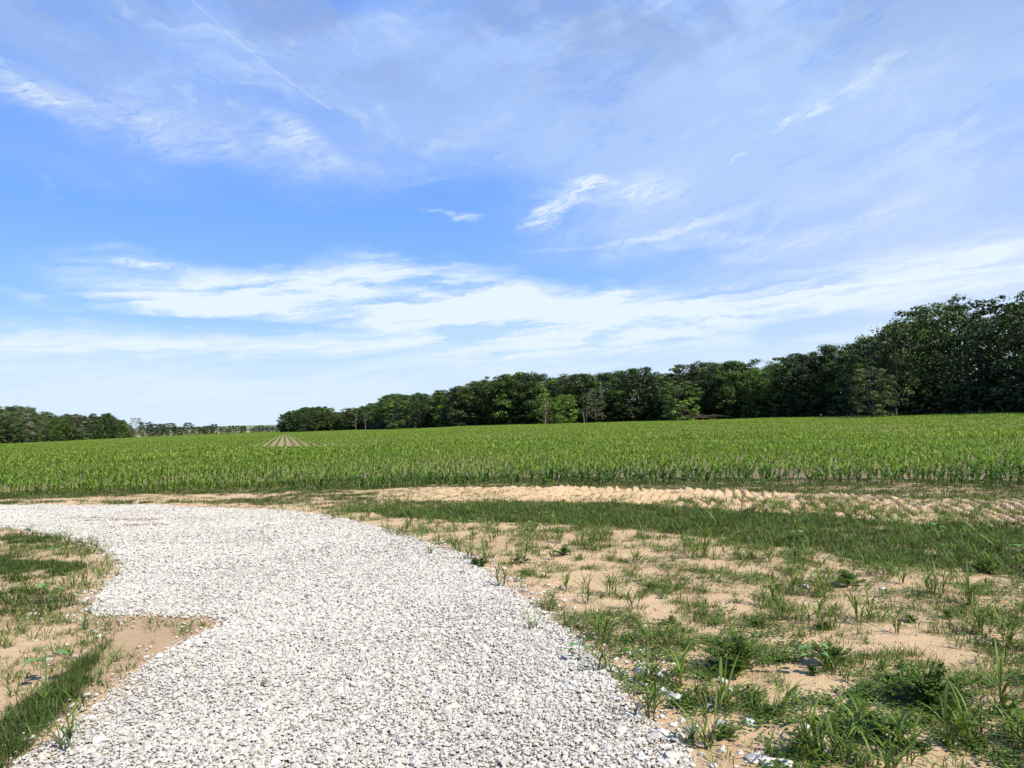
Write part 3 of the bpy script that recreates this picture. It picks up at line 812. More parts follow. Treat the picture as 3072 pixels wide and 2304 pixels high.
def build_corn():
    r = np.random.default_rng(21)
    poly = np.concatenate([FIELD_FAR, EDGE_G[::-1] - (0, 1.6)])
    ex, ey = EDGE_G[:, 0], EDGE_G[:, 1]
    # headland rows parallel to the near edge
    seg = np.hypot(np.diff(ex), np.diff(ey)); cum = np.concatenate([[0], np.cumsum(seg)])
    pts = []
    HEAD = 40.0
    s = np.arange(0, cum[-1], .05)
    bx = np.interp(s, cum, ex); by = np.interp(s, cum, ey)
    # smooth direction: edge chord normal
    ch = np.array([ex[-2] - ex[1], ey[-2] - ey[1]]); ch /= np.linalg.norm(ch); nrm = np.array([-ch[1], ch[0]])
    k = 0
    while k * .76 < HEAD:
        off = k * .76 - .45
        # extend sideways with depth
        ext = max(off, 0) * 1.3 + 6
        lo, hi = -ext, cum[-1] + ext
        sp_ = .14
        ss = np.arange(lo, hi, sp_) + r.normal(0, .03, int(math.ceil((hi - lo) / sp_)))[:len(np.arange(lo, hi, sp_))]
        sc = np.clip(ss, 0, cum[-1]); over = ss - sc
        px = np.interp(sc, cum, ex) + ch[0] * over + nrm[0] * off + r.normal(0, .02, len(ss))
        py = np.interp(sc, cum, ey) + ch[1] * over + nrm[1] * off + r.normal(0, .02, len(ss))
        keep = r.random(len(ss)) > (.06 if k > 1 else .10)
        pts.append(np.stack([px[keep], py[keep]], 1)); k += 1
    head = np.concatenate(pts)
    # long rows running away from the camera
    ra = math.atan2(*px_dir(853, 1290)[:2]) ; rd = np.array([math.sin(ra), math.cos(ra)]); rn = np.array([rd[1], -rd[0]])
    # distance behind the near edge along nrm decides where the headland ends
    o0 = np.array([bx[len(bx) // 2], by[len(by) // 2]])
    rows = []
    for j in range(-700, 560):
        c = j * .76 + .05
        # sample along the row with spacing that grows with distance
        t = 15.0; ts = []
        tt = []
        while t < 900:
            tt.append(t); t += max(.17, t / 200.0)
        tt = np.array(tt)
        p = rn[None] * c + rd[None] * tt[:, None]
        d = np.hypot(p[:, 0], p[:, 1])
        keep = ((p - o0) @ nrm > HEAD + .3) & (np.abs(p[:, 0]) < p[:, 1] * .80 + 8) & (p[:, 1] > 0)
        if d.size and c and keep.any(): rows.append(np.stack([p[keep][:, 0], p[keep][:, 1], np.full(keep.sum(), 1.0)], 1))
    rows = np.concatenate(rows)[:, :2]
    # thin very distant rows sideways too
    drow = np.hypot(rows[:, 0], rows[:, 1])
    allp = []
    head = head[(np.abs(head[:, 0]) < head[:, 1] * .80 + 6)]
    head = head[in_poly(head[:, 0], head[:, 1], poly)]
    rows = rows[in_poly(rows[:, 0], rows[:, 1], poly)]
    # tracks where the drill missed: bare furrows show between the long rows beyond the headland
    rows += r.normal(0, .02, rows.shape)
    P = np.concatenate([head, rows]); d = np.hypot(P[:, 0], P[:, 1])
    vig = .56 + .36 * vnoise(P[:, 0], P[:, 1], 5, 301, 2)
    # a stunted pass of rows, where bare soil shows between them
    vig *= 1 - .04 * np.exp(-(((P @ rn) / 2.3) ** 4)) * ((P - o0) @ nrm > HEAD + .2)
    # nearest plants: individual things
    u, v = to_px(P[:, 0], P[:, 1], .25)
    inside = (u > -20) & (u < 3092)
    order = np.argsort(np.where(inside, d, 1e9))
    solo = order[:300]
    mask = np.ones(len(P), bool); mask[solo] = False
    T = [corn_template(r, 7, 4, .50) for _ in range(10)]
    protos = []
    for st, lf in T:
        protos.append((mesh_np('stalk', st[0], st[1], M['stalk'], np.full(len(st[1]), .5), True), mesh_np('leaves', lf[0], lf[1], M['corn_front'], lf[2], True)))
    lab = {0: 'knee-high corn plant at the left end of the front rows', 1: 'knee-high corn plant in the middle of the front rows', 2: 'knee-high corn plant at the right end of the front rows'}
    for n_, ix in enumerate(solo):
        st, lf = protos[n_ % len(protos)]
        e = bpy.data.objects.new('corn_plant', None); C.objects.link(e)
        z = gz1(P[ix, 0], P[ix, 1])
        e.location = (P[ix, 0], P[ix, 1], z); e.rotation_euler = (r.normal(0, .06), r.normal(0, .06), r.uniform(0, 6.28)); sc = vig[ix] * r.uniform(.9, 1.15); e.scale = (sc,) * 3
        zone = 0 if u[ix] < 1024 else 1 if u[ix] < 2048 else 2
        e['label'] = lab[zone]; e['category'] = 'corn plant'; e['group'] = ['corn plants at the left of the front rows', 'corn plants in the middle of the front rows', 'corn plants at the right of the front rows'][zone]
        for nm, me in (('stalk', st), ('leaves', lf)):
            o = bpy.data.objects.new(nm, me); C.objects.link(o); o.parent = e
    # the rest: one object
    L1, L2, L3 = [], [], []
    for _ in range(10):
        st, lf = corn_template(r, 6, 3, .50); L1.append(join([(st[0], st[1], .95), lf]))
    for _ in range(10):
        st, lf = corn_template(r, 5, 2, .50)
        V, Fc, rr = lf; V = V.copy(); L2.append((V, Fc, rr))
    for _ in range(8):
        st, lf = corn_template(r, 5, 2, .52); L3.append(lf)
    parts = []
    for lo, hi, T_, w in ((0, 42, L1, 1.0), (42, 120, L2, 1.12), (120, 2000, L3, 1.25)):
        k = mask & (d >= lo) & (d < hi)
        x, y = P[k, 0], P[k, 1]; m = len(x)
        if not m: continue
        s = vig[k] * r.uniform(.85, 1.15, m)
        s3 = np.ones((m, 3)); wide = np.clip(d[k] / 85, 1, 4.5) if lo >= 120 else np.full(m, w)
        s3[:, 0] = wide; s3[:, 1] = wide
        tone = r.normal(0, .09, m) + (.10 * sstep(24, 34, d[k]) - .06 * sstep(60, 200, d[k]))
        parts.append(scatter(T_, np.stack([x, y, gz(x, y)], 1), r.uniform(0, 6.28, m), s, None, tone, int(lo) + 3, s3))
    V, Fc, rr = join(parts)
    print('corn faces', len(Fc), 'plants', len(P))
    link('corn_field', mesh_np('corn_field', V, Fc, M['corn'], rr, True), kind='stuff', category='corn field', label='wide field of young green corn reaching back to the woods')


build_corn()


# ------------------------------------------------------------------ trees
def tree_mesh(seed, H=15.0, Rc=4.6, low=.1, nclump=60, per=130, leaf=.42, squash=.6, sparse=0.0, top=.5, topw=.55):
    r = np.random.default_rng(seed)
    wood = []
    bend = [(0, 0, -.3)]; x = y = 0
    for i in range(1, 6):
        x += r.normal(0, .22); y += r.normal(0, .22); bend.append((x, y, H * .8 * i / 5))
    r0 = H * .017
    wood.append(tube(bend, [r0 * 1.25, r0, r0 * .85, r0 * .65, r0 * .42, r0 * .15], 6))
    V, T, C_ = [], [], []
    ga = 2.39996
    for c in range(nclump):
        t = low + (1 - low) * ((c + .5) / nclump) ** .85 * .97
        q = (t - top) / topw
        prof = Rc * math.sqrt(max(.06, 1 - q * q if t > top else 1 - (q * .75) ** 2))
        rad = prof * r.uniform(.35, 1.0) ** .6
        a = c * ga + r.normal(0, .5)
        cs = r.uniform(.8, 2.0) * (H / 15) * (.8 if t > .85 else 1)
        cen = np.array([rad * math.cos(a), rad * math.sin(a), H * t - cs * .4])
        if c % 4 == 0:
            zt = max(.12 * H, cen[2] - rad * r.uniform(.5, .9)); f = zt / (H * .8)
            bx = np.interp(zt, [b[2] for b in bend], [b[0] for b in bend]); by = np.interp(zt, [b[2] for b in bend], [b[1] for b in bend])
            mid = (np.array([bx, by, zt]) + cen) / 2 + r.normal(0, .25, 3)
            wood.append(tube([(bx, by, zt), mid, cen], [r0 * .42, r0 * .26, r0 * .08], 4))
        n = int(per * r.uniform(.6, 1.3) * (1 - sparse * r.random()))
        dv = r.normal(0, 1, (n, 3)); dv /= np.linalg.norm(dv, axis=1)[:, None]
        dv[:, 2] = np.abs(dv[:, 2]) * np.where(r.random(n) < .72, 1, -.8)
        rr = r.uniform(.45, 1.05, n)[:, None]
        p = cen + dv * rr * cs * np.array([1.15, 1.15, squash]) 
        out = dv * 1.2 + np.array([0, 0, .5]) + r.normal(0, .34, (n, 3)); out /= np.linalg.norm(out, axis=1)[:, None]
        s1 = np.cross(out, r.normal(0, 1, (n, 3))); s1 /= np.linalg.norm(s1, axis=1)[:, None]
        s2 = np.cross(out, s1)
        L = (leaf * r.uniform(.5, 1.25, n))[:, None]
        q4 = np.stack([p - s1 * L * .5, p + s2 * L * .36 + out * L * .1, p + s1 * L * .5, p - s2 * L * .36 + out * L * .08], 1)
        V.append(q4.reshape(-1, 3)); C_.append(np.clip(r.normal(.45, .16) + r.normal(0, .17, n), 0, 1))
    V = np.concatenate(V); n = len(V) // 4
    Fc = np.arange(n * 4).reshape(-1, 4)
    wV, wF, _ = join(wood)
    # crown normalised to a height of H
    return (V, Fc, np.concatenate(C_)), (wV, wF)


PROTO = {}


def proto(kind, k, material, bark='bark', **kw):
    key = (kind, k, material)
    if key not in PROTO:
        (V, Fc, c), (wV, wF) = tree_mesh(hash(kind) % 97 * 0 + sum(map(ord, kind)) * 7 + k * 13, **kw)
        PROTO[key] = (mesh_np('crown', V, Fc, M[material], c), mesh_np('trunk', wV, wF, M[bark], None, True), max(V[:, 2].max(), 1))
    return PROTO[key]


KINDS = {
    'round': dict(H=15, Rc=5.4, low=.02, nclump=70, per=130),
    'broad': dict(H=14, Rc=6.4, low=.04, nclump=78, per=130, top=.55, squash=.5),
    'tall': dict(H=17, Rc=4.9, low=.04, nclump=72, per=120, top=.6, topw=.5),
    'open': dict(H=16, Rc=5.0, low=.14, nclump=46, per=62, leaf=.48, sparse=.6, top=.62, topw=.48),
    'lone': dict(H=12, Rc=5.2, low=.28, nclump=44, per=110, top=.6, topw=.5, squash=.5),
    'shrub': dict(H=4.2, Rc=2.5, low=.05, nclump=26, per=90, leaf=.30, top=.4, topw=.65),
}


def tree(kind, k, material, x, y, H, label, cat='tree', group=None, wide=1.0, name=None, bark='bark', rz=None):
    cm, tm, ph = proto(kind, k, material, bark, **KINDS[kind])
    e = bpy.data.objects.new(name or ('shrub' if kind == 'shrub' else 'broadleaf_tree'), None); C.objects.link(e)
    s = H / ph
    e.location = (x, y, gz1(x, y)); e.scale = (s * wide, s * wide, s); e.rotation_euler = (0, 0, TR.uniform(0, 6.28) if rz is None else rz)
    e['label'] = label; e['category'] = cat
    if group: e['group'] = group
    for nm, me in (('crown', cm), ('trunk' if kind != 'shrub' else 'stems', tm)):
        o = bpy.data.objects.new(nm, me); C.objects.link(o); o.parent = e
    return e


TR = random.Random(4)
SKY_R = [(820, 1250), (833, 1245), (860, 1238), (890, 1233), (925, 1221), (975, 1222), (1010, 1240), (1050, 1230), (1090, 1222), (1140, 1212), (1170, 1192), (1200, 1185), (1235, 1200), (1255, 1182), (1280, 1195),
         (1320, 1190), (1345, 1165), (1385, 1160), (1450, 1146), (1500, 1135), (1550, 1128), (1580, 1122), (1640, 1134), (1700, 1130), (1780, 1120), (1850, 1125), (1910, 1107), (1960, 1120), (2030, 1112), (2100, 1095), (2150, 1100), (2215, 1084), (2260, 1115), (2310, 1100), (2390, 1072),
         (2450, 1070), (2500, 1065), (2520, 1040), (2560, 1030), (2590, 1048), (2640, 1010), (2675, 965), (2705, 990), (2740, 965), (2765, 960), (2800, 930), (2850, 912), (2900, 915), (2960, 900), (3000, 915), (3020, 950), (3045, 935), (3072, 910), (3200, 880), (3600, 860)]


def height_for(x, y, sky):
    u, _ = to_px(x, y, gz1(x, y))
    u = float(u); v = np.interp(u, [a for a, b in sky], [b for a, b in sky])
    d = px_dir(u, v); t = math.hypot(x, y) / math.hypot(d[0], d[1])
    return CAM_H + d[2] * t - gz1(x, y), u


def place_wood():
    # right-hand wood
    seg = np.hypot(*np.diff(EDGE_R, axis=0).T); cum = np.concatenate([[0], np.cumsum(seg)])
    def at(s, off):
        x = np.interp(s, cum, EDGE_R[:, 0]); y = np.interp(s, cum, EDGE_R[:, 1])
        x2 = np.interp(s + 1, cum, EDGE_R[:, 0]); y2 = np.interp(s + 1, cum, EDGE_R[:, 1])
        t = np.array([x2 - x, y2 - y]); t /= (np.linalg.norm(t) + 1e-9); n = np.array([t[1], -t[0]])   # to the right of the edge = into the wood
        return x + n[0] * off, y + n[1] * off
    def words(kind, u, d, mtl):
        tone = {'dark_and_shaded': 'dark green', 'maple': 'mid green', 'olive': 'olive green', 'bright': 'bright green', 'lime': 'fresh light green', 'greyleaf': 'pale grey-green'}[mtl]
        form = {'round': 'rounded', 'broad': 'spreading', 'tall': 'tall narrow', 'open': 'open-crowned', 'shrub': 'low bushy', 'lone': 'rounded'}[kind]
        return tone, form
    def zone(u):
        return ('at the long wood\'s right end' if u > 2650 else 'right of centre' if u > 2100 else 'amid the long wood' if u > 1500 else 'left of centre' if u > 1150 else 'at the long wood\'s left tip')
    s = 8.0; k = 0
    while s < cum[-1] - 1:
        x, y = at(s, 3.5 + TR.uniform(-1, 1.5)); d = math.hypot(x, y)
        H, u = height_for(x, y, SKY_R)
        if 2150 < u < 2620: H *= 1.05
        near = u > 2500
        kind = TR.choice(['open', 'tall', 'open', 'round'] if near else ['round', 'broad', 'tall', 'round'])
        mtl = TR.choice(['dark_and_shaded', 'dark_and_shaded', 'dark_and_shaded', 'maple'] if near else ['dark_and_shaded', 'maple', 'maple', 'dark_and_shaded', 'olive', 'lime'])  # near trees mostly take the darkest foliage, shade painted into their leaf colour
        H *= TR.uniform(.94, 1.10)
        tone, form = words(kind, u, d, mtl)
        tree(kind, TR.randrange(3 if kind != 'broad' else 2), mtl, x, y, max(H, 8), f'{form} {tone} tree on the field edge {zone(u)}', group=f'{form} {tone} front trees {zone(u)}', wide=TR.uniform(.95, 1.3))
        # trees behind
        if u < 2500 or k % 3 == 0:
            x2, y2 = at(s + TR.uniform(-2, 2), 11 + TR.uniform(-1, 3))
            H2, u2 = height_for(x2, y2, SKY_R); mt2 = TR.choice(['dark_and_shaded', 'maple', 'dark_and_shaded'])
            kd = TR.choice(['round', 'tall'] if u < 2500 else ['open']); tone, form = words(kd, u2, d, mt2)
            tree(kd, TR.randrange(3), mt2, x2, y2, max(H2 * TR.uniform(.92, 1.06), 8), f'{form} {tone} tree behind the front row {zone(u2)}', group=f'{form} {tone} back trees {zone(u2)}')
        s += (5.8 if near else 5.6 if d < 320 else 7.5) * TR.uniform(.85, 1.15); k += 1
    # shrubs at the foot of the wood
    s = 4.0
    while s < cum[-1] - 1:
        x, y = at(s, .8 + TR.uniform(-.6, 1.4)); d = math.hypot(x, y); u = float(to_px(x, y, 1)[0])
        mtl = TR.choice(['dark_and_shaded', 'dark_and_shaded', 'maple', 'olive'] if u < 2500 else ['dark_and_shaded', 'dark_and_shaded', 'olive']); tone, form = words('shrub', u, d, mtl)
        tree('shrub', TR.randrange(4), mtl, x, y, TR.uniform(3.0, 6.0) * (1 + .0012 * d), f'{tone} bushy shrub at the trees\' foot {zone(u)}', 'shrub', f'{tone} shrubs at the foot of the trees {zone(u)}', 1.25)
        s += TR.uniform(2.4, 3.4) * (1 if d < 320 else 1.5)
    s = 6.0
    while s < cum[-1] - 6:
        x, y = at(s, 7.5 + TR.uniform(-1, 2)); d = math.hypot(x, y); u = float(to_px(x, y, 1)[0])
        tree('shrub', TR.randrange(4), 'dark_and_shaded', x, y, TR.uniform(3.5, 5.5) * (1 + .0012 * d), f'dark undergrowth shrub behind the front trees {zone(u)}', 'shrub', f'undergrowth shrubs behind the front trees {zone(u)}', 1.5)
        s += TR.uniform(4, 5.5) * (1 if d < 320 else 1.6)
    # floor under the wood, dark with leaf litter
    A = [at(q, -.6) for q in np.linspace(0, cum[-1], 60)]; B = [at(q, 60) for q in np.linspace(0, cum[-1], 60)]
    V = [];
    for (a, b_) in A: V.append((a, b_, gz1(a, b_) + .05))
    for (a, b_) in B: V.append((a, b_, gz1(a, b_) + .35))
    Fc = [[i + 1, i, 60 + i, 61 + i] for i in range(59)]
    link('woodland_floor', mesh_np('woodland_floor', np.array(V), np.array(Fc), M['floor']), kind='structure')
    # the trees that stand out
    def special(kind, k, mtl, u, d, vtop, label, name=None, wide=1.0, bark='bark', cat='tree'):
        dr = px_dir(u, vtop); hyp = math.hypot(dr[0], dr[1]); x, y = dr[0] / hyp * d, dr[1] / hyp * d
        H = CAM_H + dr[2] / hyp * d - gz1(x, y)
        return tree(kind, k, mtl, x, y, H, label, cat, None, wide, name, bark)
    special('round', 5, 'bright', 1695, 262, 1182, 'bright yellow-green rounded tree in front of the darker wood', wide=1.15)
    special('open', 6, 'bright', 1632, 262, 1177, 'light green airy tree with pale bare trunks below its crown', bark='palebark', wide=1.0)
    special('open', 7, 'greyleaf', 1785, 252, 1163, 'pale grey-green small-crowned tree right of the bright tree', wide=.9)
    special('broad', 8, 'maple', 2040, 222, 1140, 'broad layered mid green tree bulging from the wood', wide=1.1)
    special('shrub', 9, 'bright', 2055, 205, 1198, 'light green bushy young tree below the broad layered one', cat='shrub', wide=1.0)
    special('open', 10, 'olive', 2675, 142, 968, 'slender olive tree rising above its neighbours against blue sky', wide=.75)
    special('broad', 11, 'olive', 2610, 133, 1100, 'olive lower tree in front of the slender olive tree', wide=.9)
    special('broad', 12, 'maple', 1195, 352, 1184, 'domed tree standing proud of the wood left of centre', wide=.9)
    special('broad', 13, 'dark_and_shaded', 1255, 345, 1182, 'smaller domed tree just right of the proud domed tree', wide=.6)
    special('broad', 14, 'dark_and_shaded', 930, 640, 1220, 'spreading tree rising at the far left tip of the wood', wide=1.15)
    # left-hand wood
    SK_L = [(-400, 1215), (-200, 1222), (0, 1226), (20, 1236), (40, 1225), (54, 1221), (75, 1226), (90, 1239), (136, 1241), (181, 1244), (221, 1246), (260, 1250), (298, 1243), (325, 1248), (345, 1262), (362, 1257), (378, 1268), (395, 1276), (403, 1280)]
    seg = np.hypot(*np.diff(EDGE_L, axis=0).T); cumL = np.concatenate([[0], np.cumsum(seg)]); s = 2
    EX = np.concatenate([[(-240, 150)], EDGE_L]); 
    def zl(u): return 'by the picture edge' if u < 140 else 'left of the pale tree'
    while s < cumL[-1]:
        x = float(np.interp(s, cumL, EDGE_L[:, 0])) ; y = float(np.interp(s, cumL, EDGE_L[:, 1])); 
        for row in range(2):
            xx = x - 3 - row * 8 + TR.uniform(-1.5, 1.5); yy = y + TR.uniform(-2, 2) + row * 4
            H, u = height_for(xx, yy, SK_L)
            kind = TR.choice(['round', 'broad', 'tall']); mtl = TR.choice(['dark_and_shaded', 'maple', 'olive', 'dark_and_shaded', 'maple', 'greyleaf'] if row == 0 else ['dark_and_shaded', 'maple'])
            tone, form = words(kind, u, 0, mtl)
            rowt = 'front row' if row == 0 else 'back row'
            tree(kind, TR.randrange(3), mtl, xx, yy, max(H * TR.uniform(.84, 1.1), 7), f'{form} {tone} tree, {rowt} of the left wood, {zl(u)}', group=f'{form} {tone} {rowt} trees {zl(u)}', wide=TR.uniform(.95, 1.2))
        if True:
            tree('shrub', TR.randrange(4), TR.choice(['dark_and_shaded', 'maple']), x + TR.uniform(-1, .6), y + TR.uniform(-2, 2), TR.uniform(3.5, 6), f'low shrub under the distant left wood {zl(u)}', 'shrub', f'shrubs under the distant left wood {zl(u)}', 1.3)
        s += TR.uniform(5, 7.5)
    A = [(float(np.interp(q, cumL, EDGE_L[:, 0])), float(np.interp(q, cumL, EDGE_L[:, 1]))) for q in np.linspace(0, cumL[-1], 30)]
    V = [(a, b_, gz1(a, b_) + .05) for a, b_ in A] + [(a - 70, b_ + 30, gz1(a - 70, b_ + 30) + .5) for a, b_ in A]
    link('woodland_floor', mesh_np('woodland_floor', np.array(V), np.array([[i, i + 1, 31 + i, 30 + i] for i in range(29)]), M['floor']), kind='structure')
    special('open', 15, 'greyleaf', 407, 500, 1252, 'pale grey-green ragged tree at the right end of the left wood', wide=1.0, bark='palebark')
    # small far trees strung along the horizon
    far = [(440, 1274, 'round'), (467, 1279, 'broad'), (486, 1281, 'broad'), (508, 1277, 'round'), (531, 1287, 'shrub'), (543, 1290, 'shrub'), (565, 1276, 'lone'), (590, 1288, 'round'), (604, 1291, 'shrub'), (615, 1286, 'lone'), (628, 1285, 'round'), (643, 1280, 'lone'),
           (669, 1286, 'round'), (684, 1291, 'shrub'), (694, 1282, 'lone'), (717, 1282, 'broad'), (730, 1282, 'lone'), (757, 1289, 'shrub'), (770, 1284, 'round'), (782, 1281, 'lone'), (795, 1284, 'shrub'), (810, 1284, 'round'), (824, 1285, 'broad')]
    names = ['leftmost', 'second', 'third', 'fourth', 'fifth', 'sixth', 'seventh', 'eighth', 'ninth', 'tenth', 'eleventh', 'twelfth', 'thirteenth', 'fourteenth', 'fifteenth', 'sixteenth', 'seventeenth', 'eighteenth', 'nineteenth', 'twentieth', 'twenty-first', 'twenty-second', 'last']
    for n_, (u, v, kind) in enumerate(far):
        dd = 640 + (u - 430) * .75
        form = words(kind, u, 0, 'dark_and_shaded')[1]
        special({'lone': 'round', 'shrub': 'round'}.get(kind, kind), 20 + n_ % 4, 'dark_and_shaded', u, dd, v - (9 if n_ < 12 else 6), f'small distant {form} tree on the horizon, {names[n_]} right of the pale tree', wide=1.5 if kind != 'lone' else 1.2)
    # bare pale stems in front of the wood
    bm = []
    dead = [(1640, 264, 1200), (1655, 265, 1215), (1758, 256, 1222), (1068, 432, 1246), (1096, 412, 1240), (1751, 251, 1229)]
    dl = ['tall pale bare trunk below the light green tree', 'thinner pale bare trunk just right of the tall one', 'pale bare pole of a tree right of the bright round tree', 'pale forked dead tree left of centre in the wood',
          'taller pale dead tree beside the forked one', 'short pale snag at the field edge under the grey-green tree']
    for n_, (u, d, v) in enumerate(dead):
        dr = px_dir(u, v); hyp = math.hypot(dr[0], dr[1]); x, y = dr[0] / hyp * d, dr[1] / hyp * d
        g = gz1(x, y); H = CAM_H + dr[2] / hyp * d - g
        q = np.random.default_rng(900 + n_); P = []
        top = np.array([q.normal(0, .4), q.normal(0, .4), H]); P.append(tube([(0, 0, -.2), (q.normal(0, .2), 0, H * .45), top], [.13, .10, .04], 6)); Br = []
        for _b in range(7):
            z = H * q.uniform(.45, .9); a = q.uniform(0, 6.28); L = H * q.uniform(.12, .28)
            Br.append(tube([(top[0] * z / H, top[1] * z / H, z), (math.cos(a) * L * .5, math.sin(a) * L * .5, z + L * .5), (math.cos(a) * L * .8, math.sin(a) * L * .8, z + L)], [.07, .045, .015], 4))
        e = bpy.data.objects.new('dead_tree', None); C.objects.link(e); e.location = (x, y, g); e['label'] = dl[n_]; e['category'] = 'dead tree'
        a, b_, _ = join(P); link('trunk', mesh_np('trunk', a, b_, M['palebark'], None, True), e)
        a, b_, _ = join(Br); link('branches', mesh_np('branches', a, b_, M['palebark'], None, True), e)
    # brush pile of fallen limbs at the field edge
    q = np.random.default_rng(31); P = []
    for _ in range(26):
        a = q.normal(0, .35) + (math.pi if q.random() < .5 else 0); L = q.uniform(1.5, 5); o = q.uniform(-3.5, 3.5, 2) * (1, .35); z0 = q.uniform(.1, 1.0)
        p0 = np.array([o[0], o[1], z0]); p1 = p0 + np.array([math.cos(a) * L * .5, math.sin(a) * L * .5, q.uniform(.2, .8)]); p2 = p0 + np.array([math.cos(a) * L, math.sin(a) * L, q.uniform(-.2, .3)])
        P.append(tube([p0, p1, p2], [.09, .07, .02], 5))
    x, y = px_ground(2098, 1256, 2.2) if False else (0, 0)
    dr = px_dir(2098, 1256); hyp = math.hypot(dr[0], dr[1]); x, y = dr[0] / hyp * 206, dr[1] / hyp * 206
    a, b_, _ = join(P)
    link('fallen_branches', mesh_np('fallen_branches', a, b_, M['bark'], None, True), loc=(x, y, gz1(x, y) + .3), label='heap of bare fallen branches at the field edge below the wood', category='brush pile')
    # dry grass fringe along the wood
    T = tuft_templates(6, 10, .9, .05, .3, (.9, 1.5), (.1, .6), 2, 61)
    q = np.random.default_rng(62); n = 2600
    ss = q.uniform(20, cum[-1] - 5, n); pr = vnoise(ss, ss * 0, 22, 5, 2); keep = pr > .5; ss = ss[keep]
    xy = np.array([at(t, q.uniform(-1.6, -.2)) for t in ss]); m = len(xy)
    V, Fc, r_ = scatter(T, np.stack([xy[:, 0], xy[:, 1], gz(xy[:, 0], xy[:, 1])], 1), q.uniform(0, 6.28, m), q.uniform(.6, 1.2, m), None, q.normal(0, .2, m), 5)
    link('dry_grass', mesh_np('dry_grass', V, Fc, M['straw'], r_), kind='stuff', category='dry grass', label='fringe of dry straw-coloured grass between the corn and the wood')


place_wood()


# ------------------------------------------------------------------ low hills on the horizon
def build_hills():
    xs = np.linspace(-2600, 600, 120); V = []
    for i, x in enumerate(xs):
        h = 14 + 10 * vnoise(np.array([x]), np.array([0.]), 500, 3, 3)[0]
        for y, z in ((2400, -2), (2560, h * .8), (2750, h), (3200, -2)): V.append((x, y, z))
    Fc = [[i * 4 + j, (i + 1) * 4 + j, (i + 1) * 4 + j + 1, i * 4 + j + 1] for i in range(119) for j in range(3)]
    m, b = mat('distant_hills')
    finish(b, cramp(b, b.noise(obj_coord(b), .006, 4), [(.4, (.06, .10, .07)), (.6, (.16, .18, .09))]), .95, .05)
    link('hills', mesh_np('hills', np.array(V), np.array(Fc), m, None, True), kind='structure')


build_hills()


# ------------------------------------------------------------------ foreground plants that stand alone
def coarse_tuft(seed, n, h, w):
    """a clump of broad arching blades on short reddish stems"""
    r = np.random.default_rng(seed); B, St = [], []
    shoots = max(1, n // 5)
    for s in range(shoots):
        a0 = r.uniform(0, 6.28); rr = .02 * s ** .5; sh = h * r.uniform(.25, .45); lean = r.uniform(.05, .35); bx, by = rr * math.cos(a0), rr * math.sin(a0)
        tip = (bx + math.cos(a0) * lean * sh, by + math.sin(a0) * lean * sh, sh)
        St.append(tube([(bx, by, -.01), ((bx + tip[0]) / 2, (by + tip[1]) / 2, sh * .52), tip], [.0032, .0028, .002], 4))
        for k in range(n // shoots):
            t = (k + .5) / (n // shoots); p = (bx + (tip[0] - bx) * t, by + (tip[1] - by) * t, sh * t)
            az = a0 + k * 2.7 + r.normal(0, .5)
            B.append(blade(r, p, az, h * r.uniform(.6, 1.05), w * r.uniform(.7, 1.25), r.uniform(.75, 1.35), r.uniform(.5, 2.0), 5, r.normal(0, .6), r.uniform(.1, .95)))
    a = join(B); b = join(St)
    return mesh_np('blades', a[0], a[1], M['tuft'], a[2], True), mesh_np('stems', b[0], b[1], M['stem'], None, True)


